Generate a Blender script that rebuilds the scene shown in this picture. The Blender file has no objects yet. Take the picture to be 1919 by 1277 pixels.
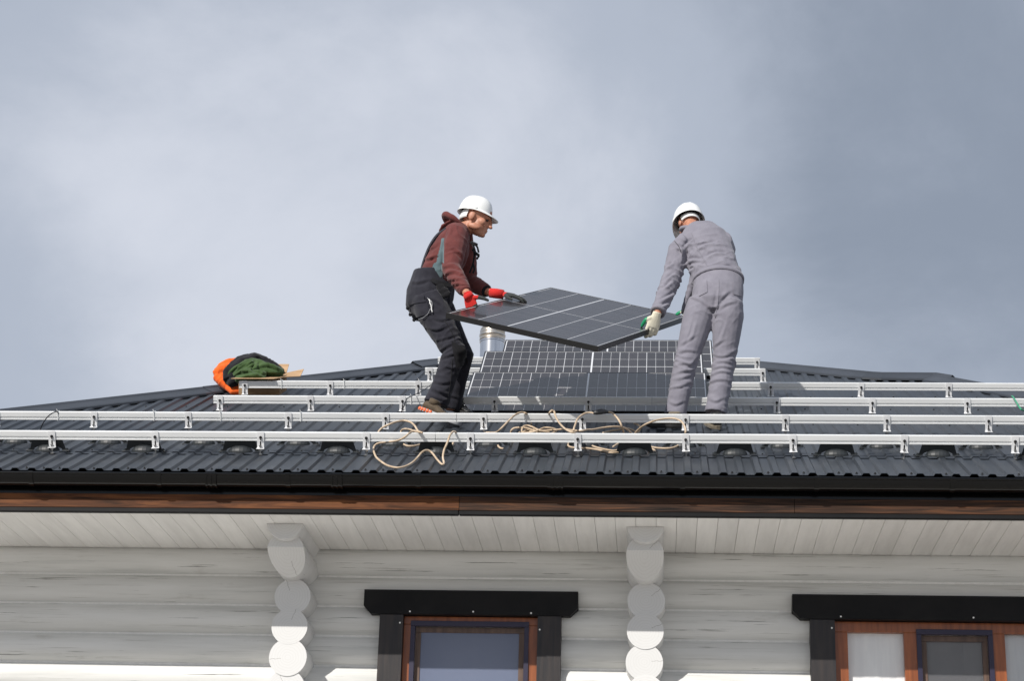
import bpy, bmesh, math, random
import numpy as np
from mathutils import Vector, Matrix, Euler, noise

random.seed(7)
scene = bpy.context.scene
COL = scene.collection
R = math.radians

# ------------------------------------------------------------------ camera
F_PX = 70.0 / 36.0 * 1919.0
CX, CY = 959.5, 638.5
CAM = Vector((0.0, -12.4, 1.6))
P_, Y_, RO_ = R(20.04), R(-4.486), R(-1.643)
_f = Vector((math.sin(Y_) * math.cos(P_), math.cos(Y_) * math.cos(P_), math.sin(P_)))
_r0 = Vector((math.cos(Y_), -math.sin(Y_), 0.0))
_d0 = _f.cross(_r0)
_r = _r0 * math.cos(RO_) + _d0 * math.sin(RO_)
_d = -_r0 * math.sin(RO_) + _d0 * math.cos(RO_)
cam_data = bpy.data.cameras.new('camera')
cam_data.lens = 70.0
cam_data.sensor_width = 36.0
cam_data.clip_end = 3000.0
cam = bpy.data.objects.new('camera', cam_data)
COL.objects.link(cam)
m3 = Matrix((_r, -_d, -_f)).transposed()
cam.matrix_world = Matrix.Translation(CAM) @ m3.to_4x4()
scene.camera = cam

# ------------------------------------------------------------------ sun and sky
SUN_DIR = Vector((0.62, 1.0, -0.85)).normalized()      # direction the light travels
SUN_EL = math.asin(-SUN_DIR.z)
SUN_AZ = math.atan2(-SUN_DIR.x, -SUN_DIR.y)            # measured from +Y towards +X
sun_data = bpy.data.lights.new('sun', 'SUN')
sun_data.energy = 4.5
sun_data.angle = R(0.53)
sun_data.color = (1.0, 0.955, 0.89)
sun = bpy.data.objects.new('sun', sun_data)
sun.rotation_euler = SUN_DIR.to_track_quat('-Z', 'Y').to_euler()
sun.location = (-10, -15, 20)
COL.objects.link(sun)

world = bpy.data.worlds.new('World')
scene.world = world
world.use_nodes = True
wt = world.node_tree
wt.nodes.clear()
def wn(t, **k):
    n = wt.nodes.new(t)
    for a, b in k.items():
        setattr(n, a, b)
    return n
w_out = wn('ShaderNodeOutputWorld')
w_tc = wn('ShaderNodeTexCoord')
w_sky = wn('ShaderNodeTexSky', sky_type='NISHITA', sun_disc=False)
w_sky.sun_elevation = SUN_EL
w_sky.sun_rotation = SUN_AZ
w_bg1 = wn('ShaderNodeBackground'); w_bg1.inputs['Strength'].default_value = 0.09
wt.links.new(w_sky.outputs[0], w_bg1.inputs['Color'])
# cloud deck: soft grey masses, paler towards the side of the sun
w_map = wn('ShaderNodeMapping'); w_map.inputs['Location'].default_value = (0.35, 0.2, 1.1)
w_map.inputs['Scale'].default_value = (1.0, 1.0, 1.5)
wt.links.new(w_tc.outputs['Generated'], w_map.inputs['Vector'])
w_n1 = wn('ShaderNodeTexNoise'); w_n1.inputs['Scale'].default_value = 4.6; w_n1.inputs['Detail'].default_value = 9.0
w_n1.inputs['Roughness'].default_value = 0.58; w_n1.inputs['Distortion'].default_value = 0.25
wt.links.new(w_map.outputs[0], w_n1.inputs['Vector'])
def _dir(px, py): return (_r * ((px - CX) / F_PX) + _d * ((py - CY) / F_PX) + _f).normalized()
def lobe(px, py, deg, gain):
    """broad thin (or thick) place in the cloud round one direction of the sky"""
    dp = wn('ShaderNodeVectorMath', operation='DOT_PRODUCT'); dp.inputs[1].default_value = _dir(px, py)
    nv = wn('ShaderNodeVectorMath', operation='NORMALIZE')
    wt.links.new(w_tc.outputs['Generated'], nv.inputs[0]); wt.links.new(nv.outputs[0], dp.inputs[0])
    mr = wn('ShaderNodeMapRange', interpolation_type='SMOOTHSTEP')
    mr.inputs['From Min'].default_value = math.cos(R(deg)); mr.inputs['From Max'].default_value = 1.0
    mr.inputs['To Min'].default_value = 0.0; mr.inputs['To Max'].default_value = gain
    wt.links.new(dp.outputs['Value'], mr.inputs['Value'])
    return mr.outputs[0]
w_ms = wn('ShaderNodeMath', operation='MULTIPLY_ADD'); w_ms.inputs[1].default_value = 1.0; w_ms.inputs[2].default_value = -0.18
wt.links.new(w_n1.outputs['Fac'], w_ms.inputs[0])
acc = w_ms.outputs[0]
for q in (lobe(600, 480, 15, .58), lobe(2050, -60, 16, -.30), lobe(-250, 900, 11, -.30)):
    w_add = wn('ShaderNodeMath', operation='ADD')
    wt.links.new(acc, w_add.inputs[0]); wt.links.new(q, w_add.inputs[1]); acc = w_add.outputs[0]
w_ramp = wn('ShaderNodeValToRGB')
w_ramp.color_ramp.interpolation = 'EASE'
e = w_ramp.color_ramp.elements
e[0].position = 0.0; e[0].color = (0.285, 0.33, 0.41, 1)
e[1].position = 1.0; e[1].color = (0.70, 0.735, 0.82, 1)
em = w_ramp.color_ramp.elements.new(0.5); em.color = (0.47, 0.52, 0.615, 1)
wt.links.new(w_add.outputs[0], w_ramp.inputs[0])
w_bg2 = wn('ShaderNodeBackground'); w_bg2.inputs['Strength'].default_value = 1.0
wt.links.new(w_ramp.outputs[0], w_bg2.inputs['Color'])
w_mix = wn('ShaderNodeMixShader'); w_mix.inputs[0].default_value = 0.93
wt.links.new(w_bg1.outputs[0], w_mix.inputs[1]); wt.links.new(w_bg2.outputs[0], w_mix.inputs[2])
wt.links.new(w_mix.outputs[0], w_out.inputs['Surface'])

scene.view_settings.view_transform = 'Standard'
scene.view_settings.look = 'None'
scene.view_settings.exposure = 0.0
scene.view_settings.gamma = 1.0
scene.view_settings.use_curve_mapping = False

# ------------------------------------------------------------------ frames of reference
RP = R(25.75)                                           # roof pitch
YE, ZE = -0.405, 5.099                                  # eave edge of the sheets
CP, SP = math.cos(RP), math.sin(RP)
YF, ZS, YW = -0.335, 4.848, 0.597                       # fascia front, soffit level, wall face
def rw(u, v, w=0.0):
    """roof frame: u along the eave, v up the slope, w off the sheet"""
    return Vector((u, YE + v * CP - w * SP, ZE + v * SP + w * CP))
def ray(px, py):
    a, b = (px - CX) / F_PX, (py - CY) / F_PX
    return _r * a + _d * b + _f
def at(px, py, Y):
    d = ray(px, py)
    return CAM + d * ((Y - CAM.y) / d.y)
def on_roof(px, py, w=0.0):
    d = ray(px, py)
    n = Vector((0, -SP, CP))
    t = (rw(0, 0, w) - CAM).dot(n) / d.dot(n)
    return CAM + d * t

# ------------------------------------------------------------------ mesh helpers
class MB:
    def __init__(self):
        self.v = []; self.f = []
    def add(self, vs, fs):
        o = len(self.v)
        self.v += [tuple(p) for p in vs]
        self.f += [tuple(i + o for i in q) for q in fs]
        return self
    def hexa(self, p):                                  # 8 corners: bottom 0-3, top 4-7
        return self.add(p, [(3, 2, 1, 0), (4, 5, 6, 7), (0, 1, 5, 4), (1, 2, 6, 5), (2, 3, 7, 6), (3, 0, 4, 7)])
    def box(self, a, b, fn=None):
        x0, y0, z0 = a; x1, y1, z1 = b
        p = [(x0, y0, z0), (x1, y0, z0), (x1, y1, z0), (x0, y1, z0), (x0, y0, z1), (x1, y0, z1), (x1, y1, z1), (x0, y1, z1)]
        return self.hexa([fn(*q) for q in p] if fn else p)
    def cbox(self, a, b, c, fn=None):                   # box with chamfered edges
        x0, y0, z0 = a; x1, y1, z1 = b
        xs = [(x0 + c, x1 - c, y0, y1, z0 + c, z1 - c)]
        vs = []
        for z, k in ((z0, c), (z0 + c, 0), (z1 - c, 0), (z1, c)):
            vs += [(x0 + k, y0 + k, z), (x1 - k, y0 + k, z), (x1 - k, y1 - k, z), (x0 + k, y1 - k, z)]
        fs = [(3, 2, 1, 0), (12, 13, 14, 15)]
        for l in range(3):
            for i in range(4):
                j = (i + 1) % 4
                fs.append((l * 4 + i, l * 4 + j, l * 4 + 4 + j, l * 4 + 4 + i))
        return self.add([fn(*q) for q in vs] if fn else vs, fs)
    def prism(self, poly, p0, p1):
        """poly: function t->list of points; extrude outline between two lists of points"""
        n = len(p0)
        fs = [tuple(range(n - 1, -1, -1)), tuple(range(n, 2 * n))]
        for i in range(n):
            j = (i + 1) % n
            fs.append((i, j, n + j, n + i))
        return self.add(list(p0) + list(p1), fs)
    def loft(self, rings, caps=True, closed=True):
        n = len(rings[0]); vs = []; fs = []
        for r in rings: vs += list(r)
        for k in range(len(rings) - 1):
            for i in range(n if closed else n - 1):
                j = (i + 1) % n
                fs.append((k * n + i, k * n + j, (k + 1) * n + j, (k + 1) * n + i))
        if caps:
            fs.append(tuple(range(n - 1, -1, -1)))
            o = (len(rings) - 1) * n
            fs.append(tuple(range(o, o + n)))
        return self.add(vs, fs)
    def tube(self, pts, rad, n=8, caps=True):
        pts = [Vector(p) for p in pts]
        rs = rad if isinstance(rad, (list, tuple)) else [rad] * len(pts)
        rings = []; ref = None
        for i, p in enumerate(pts):
            t = (pts[min(i + 1, len(pts) - 1)] - pts[max(i - 1, 0)])
            if t.length < 1e-9: t = Vector((0, 0, 1))
            t.normalize()
            if ref is None:
                ref = Vector((0, 0, 1)) if abs(t.z) < .9 else Vector((1, 0, 0))
            a = (ref - t * ref.dot(t))
            if a.length < 1e-6: a = t.orthogonal()
            a.normalize(); ref = a
            b = t.cross(a)
            rings.append([p + a * (rs[i] * math.cos(2 * math.pi * k / n)) + b * (rs[i] * math.sin(2 * math.pi * k / n)) for k in range(n)])
        return self.loft(rings, caps)
    def lathe(self, prof, c, axis=(0, 0, 1), n=24):
        c = Vector(c); ax = Vector(axis).normalized()
        a = ax.orthogonal().normalized(); b = ax.cross(a)
        rings = [[c + ax * h + (a * math.cos(2 * math.pi * k / n) + b * math.sin(2 * math.pi * k / n)) * r for k in range(n)] for r, h in prof]
        return self.loft(rings, True)
    def ell(self, c, rad, M=None, n=14, m=9):
        c = Vector(c); rings = []
        for i in range(m + 1):
            th = math.pi * (0.04 + 0.92 * i / m)
            ring = []
            for k in range(n):
                ph = 2 * math.pi * k / n
                q = Vector((rad[0] * math.sin(th) * math.cos(ph), rad[1] * math.sin(th) * math.sin(ph), -rad[2] * math.cos(th)))
                ring.append(c + (M @ q if M else q))
            rings.append(ring)
        return self.loft(rings, True)
    def limb(self, pts, radii, side, n=16):
        """tapered tube with elliptical rings: radii (along side vector, across it)"""
        pts = [Vector(p) for p in pts]; rings = []
        for i, p in enumerate(pts):
            t = (pts[min(i + 1, len(pts) - 1)] - pts[max(i - 1, 0)]).normalized()
            s = side[i] if isinstance(side, list) else side
            a = (Vector(s) - t * Vector(s).dot(t)).normalized(); b = t.cross(a)
            ra, rb = radii[i] if isinstance(radii[i], (tuple, list)) else (radii[i], radii[i])
            rings.append([p + a * (ra * math.cos(2 * math.pi * k / n)) + b * (rb * math.sin(2 * math.pi * k / n)) for k in range(n)])
        return self.loft(rings, True)
    def mesh(self, name, smooth=False):
        me = bpy.data.meshes.new(name)
        me.from_pydata(self.v, [], self.f)
        me.update()
        bm = bmesh.new(); bm.from_mesh(me)
        bmesh.ops.recalc_face_normals(bm, faces=bm.faces)
        bm.to_mesh(me); bm.free()
        if smooth:
            for p in me.polygons: p.use_smooth = True
        return me
    def build(self, name, mat, parent=None, smooth=False):
        return put(name, self.mesh(name, smooth), mat, parent)

def put(name, me, mat, parent=None):
    if mat is not None and not me.materials:
        me.materials.append(mat)
    o = bpy.data.objects.new(name, me)
    COL.objects.link(o)
    if parent is not None: child(o, parent)
    return o
def world_of(p):
    if p is None: return Matrix.Identity(4)
    if p.parent is None: return p.matrix_basis.copy()
    return world_of(p.parent) @ p.matrix_parent_inverse @ p.matrix_basis
def child(o, parent):
    o.parent = parent
    o.matrix_parent_inverse = world_of(parent).inverted()
def empty(name, loc, rot=None, label=None, cat=None, group=None):
    o = bpy.data.objects.new(name, None)
    o.empty_display_size = 0.1
    COL.objects.link(o)
    o.location = loc
    if rot is not None: o.rotation_euler = rot
    tag(o, label, cat, group)
    return o
def tag(o, label=None, cat=None, group=None, kind=None):
    if label: o['label'] = label
    if cat: o['category'] = cat
    if group: o['group'] = group
    if kind: o['kind'] = kind
    return o
def auto_smooth(me, ang=40):
    for p in me.polygons: p.use_smooth = True
    bm = bmesh.new(); bm.from_mesh(me)
    for ed in bm.edges:
        if len(ed.link_faces) == 2 and ed.calc_face_angle(0) > R(ang): ed.smooth = False
    bm.to_mesh(me); bm.free()

def catmull(pts, n=6):
    pts = [Vector(p) for p in pts]; out = []
    P = [pts[0] * 2 - pts[1]] + pts + [pts[-1] * 2 - pts[-2]]
    for i in range(1, len(P) - 2):
        p0, p1, p2, p3 = P[i - 1], P[i], P[i + 1], P[i + 2]
        for k in range(n):
            t = k / n
            out.append(0.5 * ((2 * p1) + (p2 - p0) * t + (2 * p0 - 5 * p1 + 4 * p2 - p3) * t * t + (3 * p1 - p0 - 3 * p2 + p3) * t ** 3))
    out.append(pts[-1])
    return out

def remesh(mb, voxel, smooth_it=4, fac=0.5):
    me = mb.mesh('tmp')
    o = bpy.data.objects.new('tmp', me); COL.objects.link(o)
    m = o.modifiers.new('r', 'REMESH'); m.mode = 'VOXEL'; m.voxel_size = voxel
    s = o.modifiers.new('s', 'SMOOTH'); s.factor = fac; s.iterations = smooth_it
    dg = bpy.context.evaluated_depsgraph_get(); dg.update()
    out = bpy.data.meshes.new_from_object(o.evaluated_get(dg))
    bpy.data.objects.remove(o)
    for p in out.polygons: p.use_smooth = True
    return out

def wrinkle(me, amp, scale, folds=(), seed=0.0, stretch=(1, 1, 1), fs=2.6):
    """cloth relief: broad noise plus fold ridges round the joints
    folds: (centre, axis, sigma, amplitude, waves per metre)"""
    n = len(me.vertices)
    co = np.empty(n * 3); me.vertices.foreach_get('co', co); co = co.reshape(-1, 3)
    no = np.empty(n * 3); me.vertices.foreach_get('normal', no); no = no.reshape(-1, 3)
    d = np.empty(n)
    for i in range(n):
        p = Vector((co[i][0] * stretch[0], co[i][1] * stretch[1], co[i][2] * stretch[2])) * scale + Vector((seed, seed * 1.7, -seed))
        a = noise.noise(p); b = noise.noise(p * 2.1 + Vector((3.1, 0, 0)))
        d[i] = amp * (a * 0.9 + (0.5 - abs(b)) * 0.9)
    for c, ax, sg, am, fr in folds:
        c = np.array(c); ax = np.array(Vector(ax).normalized())
        rel = co - c
        t = rel @ ax
        g = np.exp(-(np.linalg.norm(rel, axis=1) / sg) ** 2)
        for i in np.nonzero(g > .03)[0]:
            q = Vector(co[i])
            n1 = noise.noise(q * 6.0 + Vector((seed, fr, 0))); n2 = noise.noise(q * 13.0 + Vector((0, seed, fr)))
            msk = min(1.0, max(0.0, .55 + 1.3 * noise.noise(q * 8.0 + Vector((fr, 0, seed)))))
            sn = abs(math.sin(t[i] * fr * math.pi + n1 * 4.2 + n2 * 1.1))
            d[i] += fs * am * g[i] * msk * ((1 - sn) ** 1.6 - .35)
    co = co + no * d[:, None]
    me.vertices.foreach_set('co', co.ravel())
    me.update()
    return me

def crease(me, lines, depth=.013, wd=.011):
    """pressed-in folds along lines on the visible side of a garment, each with a raised lip above it"""
    n = len(me.vertices)
    co = np.empty(n * 3); me.vertices.foreach_get('co', co); co = co.reshape(-1, 3)
    no = np.empty(n * 3); me.vertices.foreach_get('normal', no); no = no.reshape(-1, 3)
    rel = co - np.array(CAM)
    z = rel @ np.array(_f); sx = CX + F_PX * (rel @ np.array(_r)) / z; sy = CY + F_PX * (rel @ np.array(_d)) / z
    view = -rel / np.linalg.norm(rel, axis=1)[:, None]
    face = np.clip((no * view).sum(1) * 2.0, 0, 1)
    d = np.zeros(n); w = wd * F_PX / z.mean()
    for k, ln in enumerate(lines):
        P = np.array([tuple(q)[:2] for q in catmull([Vector((x, y, 0)) for x, y in ln], 6)]) if len(ln) > 2 else np.array(ln, float)
        best = np.full(n, 1e9); sgn = np.zeros(n); par = np.zeros(n)
        for i in range(len(P) - 1):
            a, b = P[i], P[i + 1]; ab = b - a; L2 = ab @ ab + 1e-9
            t = np.clip(((sx - a[0]) * ab[0] + (sy - a[1]) * ab[1]) / L2, 0, 1)
            dx = sx - a[0] - t * ab[0]; dy = sy - a[1] - t * ab[1]
            dd = np.hypot(dx, dy); m_ = dd < best
            best[m_] = dd[m_]; sgn[m_] = np.sign(ab[0] * dy - ab[1] * dx)[m_]; par[m_] = ((i + t) / (len(P) - 1))[m_]
        env = np.sin(np.clip(par, 0.04, .96) * math.pi) ** .6
        s_ = best * -sgn
        d += env * depth * (.9 * np.exp(-((s_ - 1.5 * w) / (1.25 * w)) ** 2) - np.exp(-(s_ / w) ** 2))
    co = co + no * (d * face)[:, None]
    me.vertices.foreach_set('co', co.ravel()); me.update()

# ------------------------------------------------------------------ materials
def mat(name, color, rough=0.6, metal=0.0, spec=0.5, coat=0.0, coat_rough=0.1):
    m = bpy.data.materials.new(name); m.use_nodes = True
    b = m.node_tree.nodes['Principled BSDF']
    b.inputs['Base Color'].default_value = (*color, 1)
    b.inputs['Roughness'].default_value = rough
    b.inputs['Metallic'].default_value = metal
    b.inputs['Specular IOR Level'].default_value = spec
    b.inputs['Coat Weight'].default_value = coat
    b.inputs['Coat Roughness'].default_value = coat_rough
    return m
def nodes(m): return m.node_tree.nodes, m.node_tree.links, m.node_tree.nodes['Principled BSDF']
def add_noise(m, cols, scale, stretch=(1, 1, 1), detail=5, lo=0.35, hi=0.65, bump=0.0, rough=None, coord='Object', dist=0.0, bump_dist=0.01):
    N, L, b = nodes(m)
    tc = N.new('ShaderNodeTexCoord'); mp = N.new('ShaderNodeMapping')
    mp.inputs['Scale'].default_value = stretch
    L.new(tc.outputs[coord], mp.inputs['Vector'])
    nz = N.new('ShaderNodeTexNoise'); nz.inputs['Scale'].default_value = scale; nz.inputs['Detail'].default_value = detail
    nz.inputs['Roughness'].default_value = 0.6; nz.inputs['Distortion'].default_value = dist
    L.new(mp.outputs[0], nz.inputs['Vector'])
    rp = N.new('ShaderNodeValToRGB'); L.new(nz.outputs['Fac'], rp.inputs[0])
    el = rp.color_ramp.elements
    el[0].position = lo; el[0].color = (*cols[0], 1); el[1].position = hi; el[1].color = (*cols[-1], 1)
    for i, c in enumerate(cols[1:-1]):
        q = el.new(lo + (hi - lo) * (i + 1) / (len(cols) - 1)); q.color = (*c, 1)
    L.new(rp.outputs[0], b.inputs['Base Color'])
    if bump:
        bp = N.new('ShaderNodeBump'); bp.inputs['Strength'].default_value = bump; bp.inputs['Distance'].default_value = bump_dist
        L.new(nz.outputs['Fac'], bp.inputs['Height']); L.new(bp.outputs[0], b.inputs['Normal'])
    if rough:
        rr = N.new('ShaderNodeMapRange'); rr.inputs['To Min'].default_value = rough[0]; rr.inputs['To Max'].default_value = rough[1]
        L.new(nz.outputs['Fac'], rr.inputs['Value']); L.new(rr.outputs[0], b.inputs['Roughness'])
    return m
def streaks(m, amount, scale, stretch, col, lo=0.58, hi=0.75, coord='Object'):
    """second layer: thin marks of another colour over the base colour"""
    N, L, b = nodes(m)
    src = b.inputs['Base Color'].links[0].from_socket if b.inputs['Base Color'].links else None
    tc = N.new('ShaderNodeTexCoord'); mp = N.new('ShaderNodeMapping'); mp.inputs['Scale'].default_value = stretch
    L.new(tc.outputs[coord], mp.inputs['Vector'])
    nz = N.new('ShaderNodeTexNoise'); nz.inputs['Scale'].default_value = scale; nz.inputs['Detail'].default_value = 8; nz.inputs['Roughness'].default_value = 0.65
    L.new(mp.outputs[0], nz.inputs['Vector'])
    mr = N.new('ShaderNodeMapRange'); mr.inputs['From Min'].default_value = lo; mr.inputs['From Max'].default_value = hi
    mr.inputs['To Max'].default_value = amount
    L.new(nz.outputs['Fac'], mr.inputs['Value'])
    mx = N.new('ShaderNodeMix'); mx.data_type = 'RGBA'
    L.new(mr.outputs[0], mx.inputs['Factor'])
    if src: L.new(src, mx.inputs['A'])
    else: mx.inputs['A'].default_value = b.inputs['Base Color'].default_value
    mx.inputs['B'].default_value = (*col, 1)
    L.new(mx.outputs['Result'], b.inputs['Base Color'])
    return m

M = {}
def vary(m, amt):
    """each piece a little lighter or darker than its neighbour"""
    N, L, b = nodes(m)
    oi = N.new('ShaderNodeObjectInfo'); mr = N.new('ShaderNodeMapRange')
    mr.inputs['To Min'].default_value = 1 - amt; mr.inputs['To Max'].default_value = 1 + amt
    L.new(oi.outputs['Random'], mr.inputs['Value'])
    vm = N.new('ShaderNodeVectorMath'); vm.operation = 'SCALE'
    if b.inputs['Base Color'].links: L.new(b.inputs['Base Color'].links[0].from_socket, vm.inputs[0])
    else: vm.inputs[0].default_value = b.inputs['Base Color'].default_value[:3]
    L.new(mr.outputs[0], vm.inputs['Scale']); L.new(vm.outputs[0], b.inputs['Base Color'])
def end_grain(m):
    """growth rings, a drying crack and blotches, turned differently on every log"""
    N, L, b = nodes(m)
    tc = N.new('ShaderNodeTexCoord'); oi = N.new('ShaderNodeObjectInfo')
    an = N.new('ShaderNodeMath'); an.operation = 'MULTIPLY'; an.inputs[1].default_value = 6.283; L.new(oi.outputs['Random'], an.inputs[0])
    vr = N.new('ShaderNodeVectorRotate'); vr.rotation_type = 'Y_AXIS'; L.new(tc.outputs['Object'], vr.inputs['Vector']); L.new(an.outputs[0], vr.inputs['Angle'])
    wv = N.new('ShaderNodeTexWave'); wv.wave_type = 'RINGS'; wv.rings_direction = 'Y'; wv.inputs['Scale'].default_value = 18; wv.inputs['Distortion'].default_value = 5; wv.inputs['Detail'].default_value = 4
    L.new(vr.outputs[0], wv.inputs['Vector'])
    r1 = N.new('ShaderNodeValToRGB'); r1.color_ramp.elements[0].color = (.645, .643, .635, 1); r1.color_ramp.elements[1].color = (.675, .675, .67, 1); r1.color_ramp.elements[0].position = .0; r1.color_ramp.elements[1].position = .5
    L.new(wv.outputs['Fac'], r1.inputs[0])
    nz = N.new('ShaderNodeTexNoise'); nz.inputs['Scale'].default_value = 14; nz.inputs['Detail'].default_value = 6; L.new(vr.outputs[0], nz.inputs['Vector'])
    sp = N.new('ShaderNodeSeparateXYZ'); L.new(vr.outputs[0], sp.inputs[0])
    o1 = N.new('ShaderNodeMath'); o1.operation = 'MULTIPLY_ADD'; o1.inputs[1].default_value = .05; o1.inputs[2].default_value = -.025; L.new(nz.outputs['Fac'], o1.inputs[0])
    o2 = N.new('ShaderNodeMath'); o2.operation = 'ADD'; L.new(sp.outputs['Z'], o2.inputs[0]); L.new(o1.outputs[0], o2.inputs[1])
    o3 = N.new('ShaderNodeMath'); o3.operation = 'ABSOLUTE'; L.new(o2.outputs[0], o3.inputs[0])
    o4 = N.new('ShaderNodeMath'); o4.operation = 'LESS_THAN'; o4.inputs[1].default_value = .0014; L.new(o3.outputs[0], o4.inputs[0])
    o5 = N.new('ShaderNodeMath'); o5.operation = 'GREATER_THAN'; o5.inputs[1].default_value = .045; L.new(sp.outputs['X'], o5.inputs[0])
    o6 = N.new('ShaderNodeMath'); o6.operation = 'MULTIPLY'; L.new(o4.outputs[0], o6.inputs[0]); L.new(o5.outputs[0], o6.inputs[1])
    mx = N.new('ShaderNodeMix'); mx.data_type = 'RGBA'; L.new(o6.outputs[0], mx.inputs['Factor']); L.new(r1.outputs[0], mx.inputs['A']); mx.inputs['B'].default_value = (.36, .35, .34, 1)
    L.new(mx.outputs['Result'], b.inputs['Base Color'])
    return m
M['roof'] = add_noise(mat('roof_metal', (.05, .055, .065), .42, 0, .5), [(.021, .026, .034), (.028, .034, .043), (.039, .045, .056)], 2.2, (1, .6, .6), 6, .3, .72, rough=(.34, .52))
streaks(M['roof'], .45, 60, (1, 1, 1), (.16, .165, .17), .64, .8)
streaks(M['roof'], .55, 1.7, (1.4, 1, 1), (.085, .09, .095), .56, .78)
M['cap'] = add_noise(mat('cap_metal', (.05, .055, .065), .4), [(.031, .036, .045), (.045, .051, .063)], 3, rough=(.33, .45))
M['dark_plastic'] = mat('gutter_plastic', (.0015, .0015, .0018), .12, 0, .34)
M['snow'] = add_noise(mat('snow_stop_metal', (.02, .024, .028), .5), [(.014, .018, .02), (.026, .03, .034)], 14)
M['alu'] = add_noise(mat('aluminium', (.84, .85, .85), .42, .15), [(.80, .815, .82), (.88, .89, .89)], 5, (.3, 4, 4), 4)
M['alu2'] = add_noise(mat('bracket_aluminium', (.85, .86, .87), .38, .15), [(.76, .775, .79), (.9, .9, .91)], 40)
M['steel'] = mat('steel', (.5, .5, .5), .3, 1.0)
M['dark'] = mat('dark_slot', (.012, .012, .013), .5)
M['rubber'] = mat('black_rubber', (.015, .015, .016), .7)
M['log'] = add_noise(mat('white_painted_log', (.72, .72, .70), .62, 0, .3), [(.55, .555, .54), (.67, .67, .65), (.73, .73, .715)], 2.4, (.35, 5, 5), 7, .28, .62, bump=.25, bump_dist=.004)
streaks(M['log'], .6, 3.5, (.45, 10, 18), (.30, .29, .26), .585, .72)
streaks(M['log'], .85, 2.1, (.6, 6, 34), (.13, .125, .115), .635, .672)
streaks(M['log'], .5, 1.3, (1.6, 3, 7), (.40, .385, .35), .62, .76)
M['logend'] = add_noise(mat('white_painted_end_grain', (.76, .76, .76), .6, 0, .3), [(.60, .60, .60), (.70, .70, .695)], 5, (1, 1, 1), 6, .3, .6, bump=.15)
streaks(M['logend'], .35, 5, (1, 1, 5), (.42, .41, .39), .58, .74)
streaks(M['logend'], .9, 3.3, (1.0, 1, 9), (.16, .15, .14), .685, .71)
M['soffit'] = add_noise(mat('soffit_board', (.8, .79, .77), .6, 0, .3), [(.74, .73, .71), (.83, .82, .80)], 3, (6, .5, 1), 6, .3, .6, bump=.1)
M['soffit_back'] = mat('soffit_joint', (.45, .44, .42), .8)
M['fascia'] = add_noise(mat('stained_fascia', (.13, .05, .025), .55, 0, .12), [(.016, .010, .007), (.095, .038, .018), (.20, .078, .030)], 1.6, (1.3, 8, 16), 8, .3, .68, bump=.15, dist=.6)
M['fascia2'] = add_noise(mat('stained_fascia_dark', (.07, .035, .025), .55, 0, .12), [(.012, .009, .008), (.055, .030, .020), (.14, .06, .028)], 1.6, (1.0, 8, 22), 8, .32, .72, bump=.15, dist=1.2)
M['black_wood'] = add_noise(mat('black_stained_wood', (.005, .005, .006), .55, 0, .2), [(.0035, .0037, .0045), (.009, .0085, .009)], 3, (1, 1, 1), 6, bump=.15)
M['casing'] = add_noise(mat('window_casing', (.03, .028, .028), .5, 0, .4), [(.012, .013, .017), (.04, .032, .03)], 3, (9, 9, .6), 7, .3, .7, bump=.15)
M['brown'] = add_noise(mat('window_frame_wood', (.25, .08, .03), .4, 0, .5, .3), [(.18, .048, .012), (.31, .09, .024)], 4, (8, 8, .8), 7)
M['navy'] = mat('screen_frame', (.022, .018, .045), .45)
M['sash'] = add_noise(mat('sash_wood', (.1, .06, .045), .5), [(.07, .042, .032), (.14, .085, .06)], 4, (8, 8, .8), 6)
M['curtain'] = add_noise(mat('curtain', (.8, .8, .79), .9, 0, .1), [(.80, .80, .81), (.88, .88, .88)], 6, (3, 3, .3), 4)
M['blue_blind'] = add_noise(mat('blue_blind', (.12, .17, .32), .9, 0, .1), [(.10, .145, .28), (.15, .2, .36)], 200, (1, 1, 1), 2)
M['cell'] = mat('solar_cell', (.022, .018, .019), .35, 0, .35, .38, .06)
M['backsheet'] = mat('backsheet', (.72, .73, .75), .5, 0, .5, .8, .06)
M['frame'] = mat('black_anodised', (.018, .018, .019), .38, .3)
M['tan'] = add_noise(mat('tan_rubber_cord', (.52, .38, .25), .6, 0, .3), [(.46, .35, .24), (.64, .51, .38)], 9)
M['plug'] = mat('plug_rubber', (.05, .05, .052), .5)
M['wire'] = mat('black_wire', (.02, .02, .022), .4)
M['green_wire'] = mat('green_wire', (.03, .33, .16), .4)
M['white'] = mat('white_plastic', (.82, .83, .82), .4)
M['helmet'] = mat('helmet_shell', (.84, .85, .84), .28, 0, .5, .3, .1)
M['cardboard'] = add_noise(mat('cardboard', (.45, .29, .16), .8, 0, .2), [(.38, .24, .13), (.52, .35, .21)], 8, (1, 1, 6))
M['skin'] = add_noise(mat('skin', (.50, .24, .16), .5, 0, .4), [(.40, .17, .105), (.52, .26, .175)], 22)
M['skin'].node_tree.nodes['Principled BSDF'].inputs['Subsurface Weight'].default_value = .08
M['skin'].node_tree.nodes['Principled BSDF'].inputs['Subsurface Radius'].default_value = (.01, .004, .002)
def cloth(name, a, b, sc=14, rough=.9):
    m = add_noise(mat(name, a, rough, 0, .15), [a, b], sc, (1, 1, 1), 6, .3, .7, bump=.10, bump_dist=.003)
    m.node_tree.nodes['Principled BSDF'].inputs['Sheen Weight'].default_value = .15
    return m
M['maroon'] = cloth('maroon_fleece', (.105, .030, .029), (.15, .045, .042))
M['teal'] = cloth('grey_teal_fleece', (.10, .15, .17), (.14, .20, .22))
M['navy_cloth'] = cloth('charcoal_overalls', (.019, .019, .027), (.032, .032, .042))
M['black_cloth'] = cloth('black_cloth', (.009, .009, .011), (.016, .016, .019))
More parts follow.
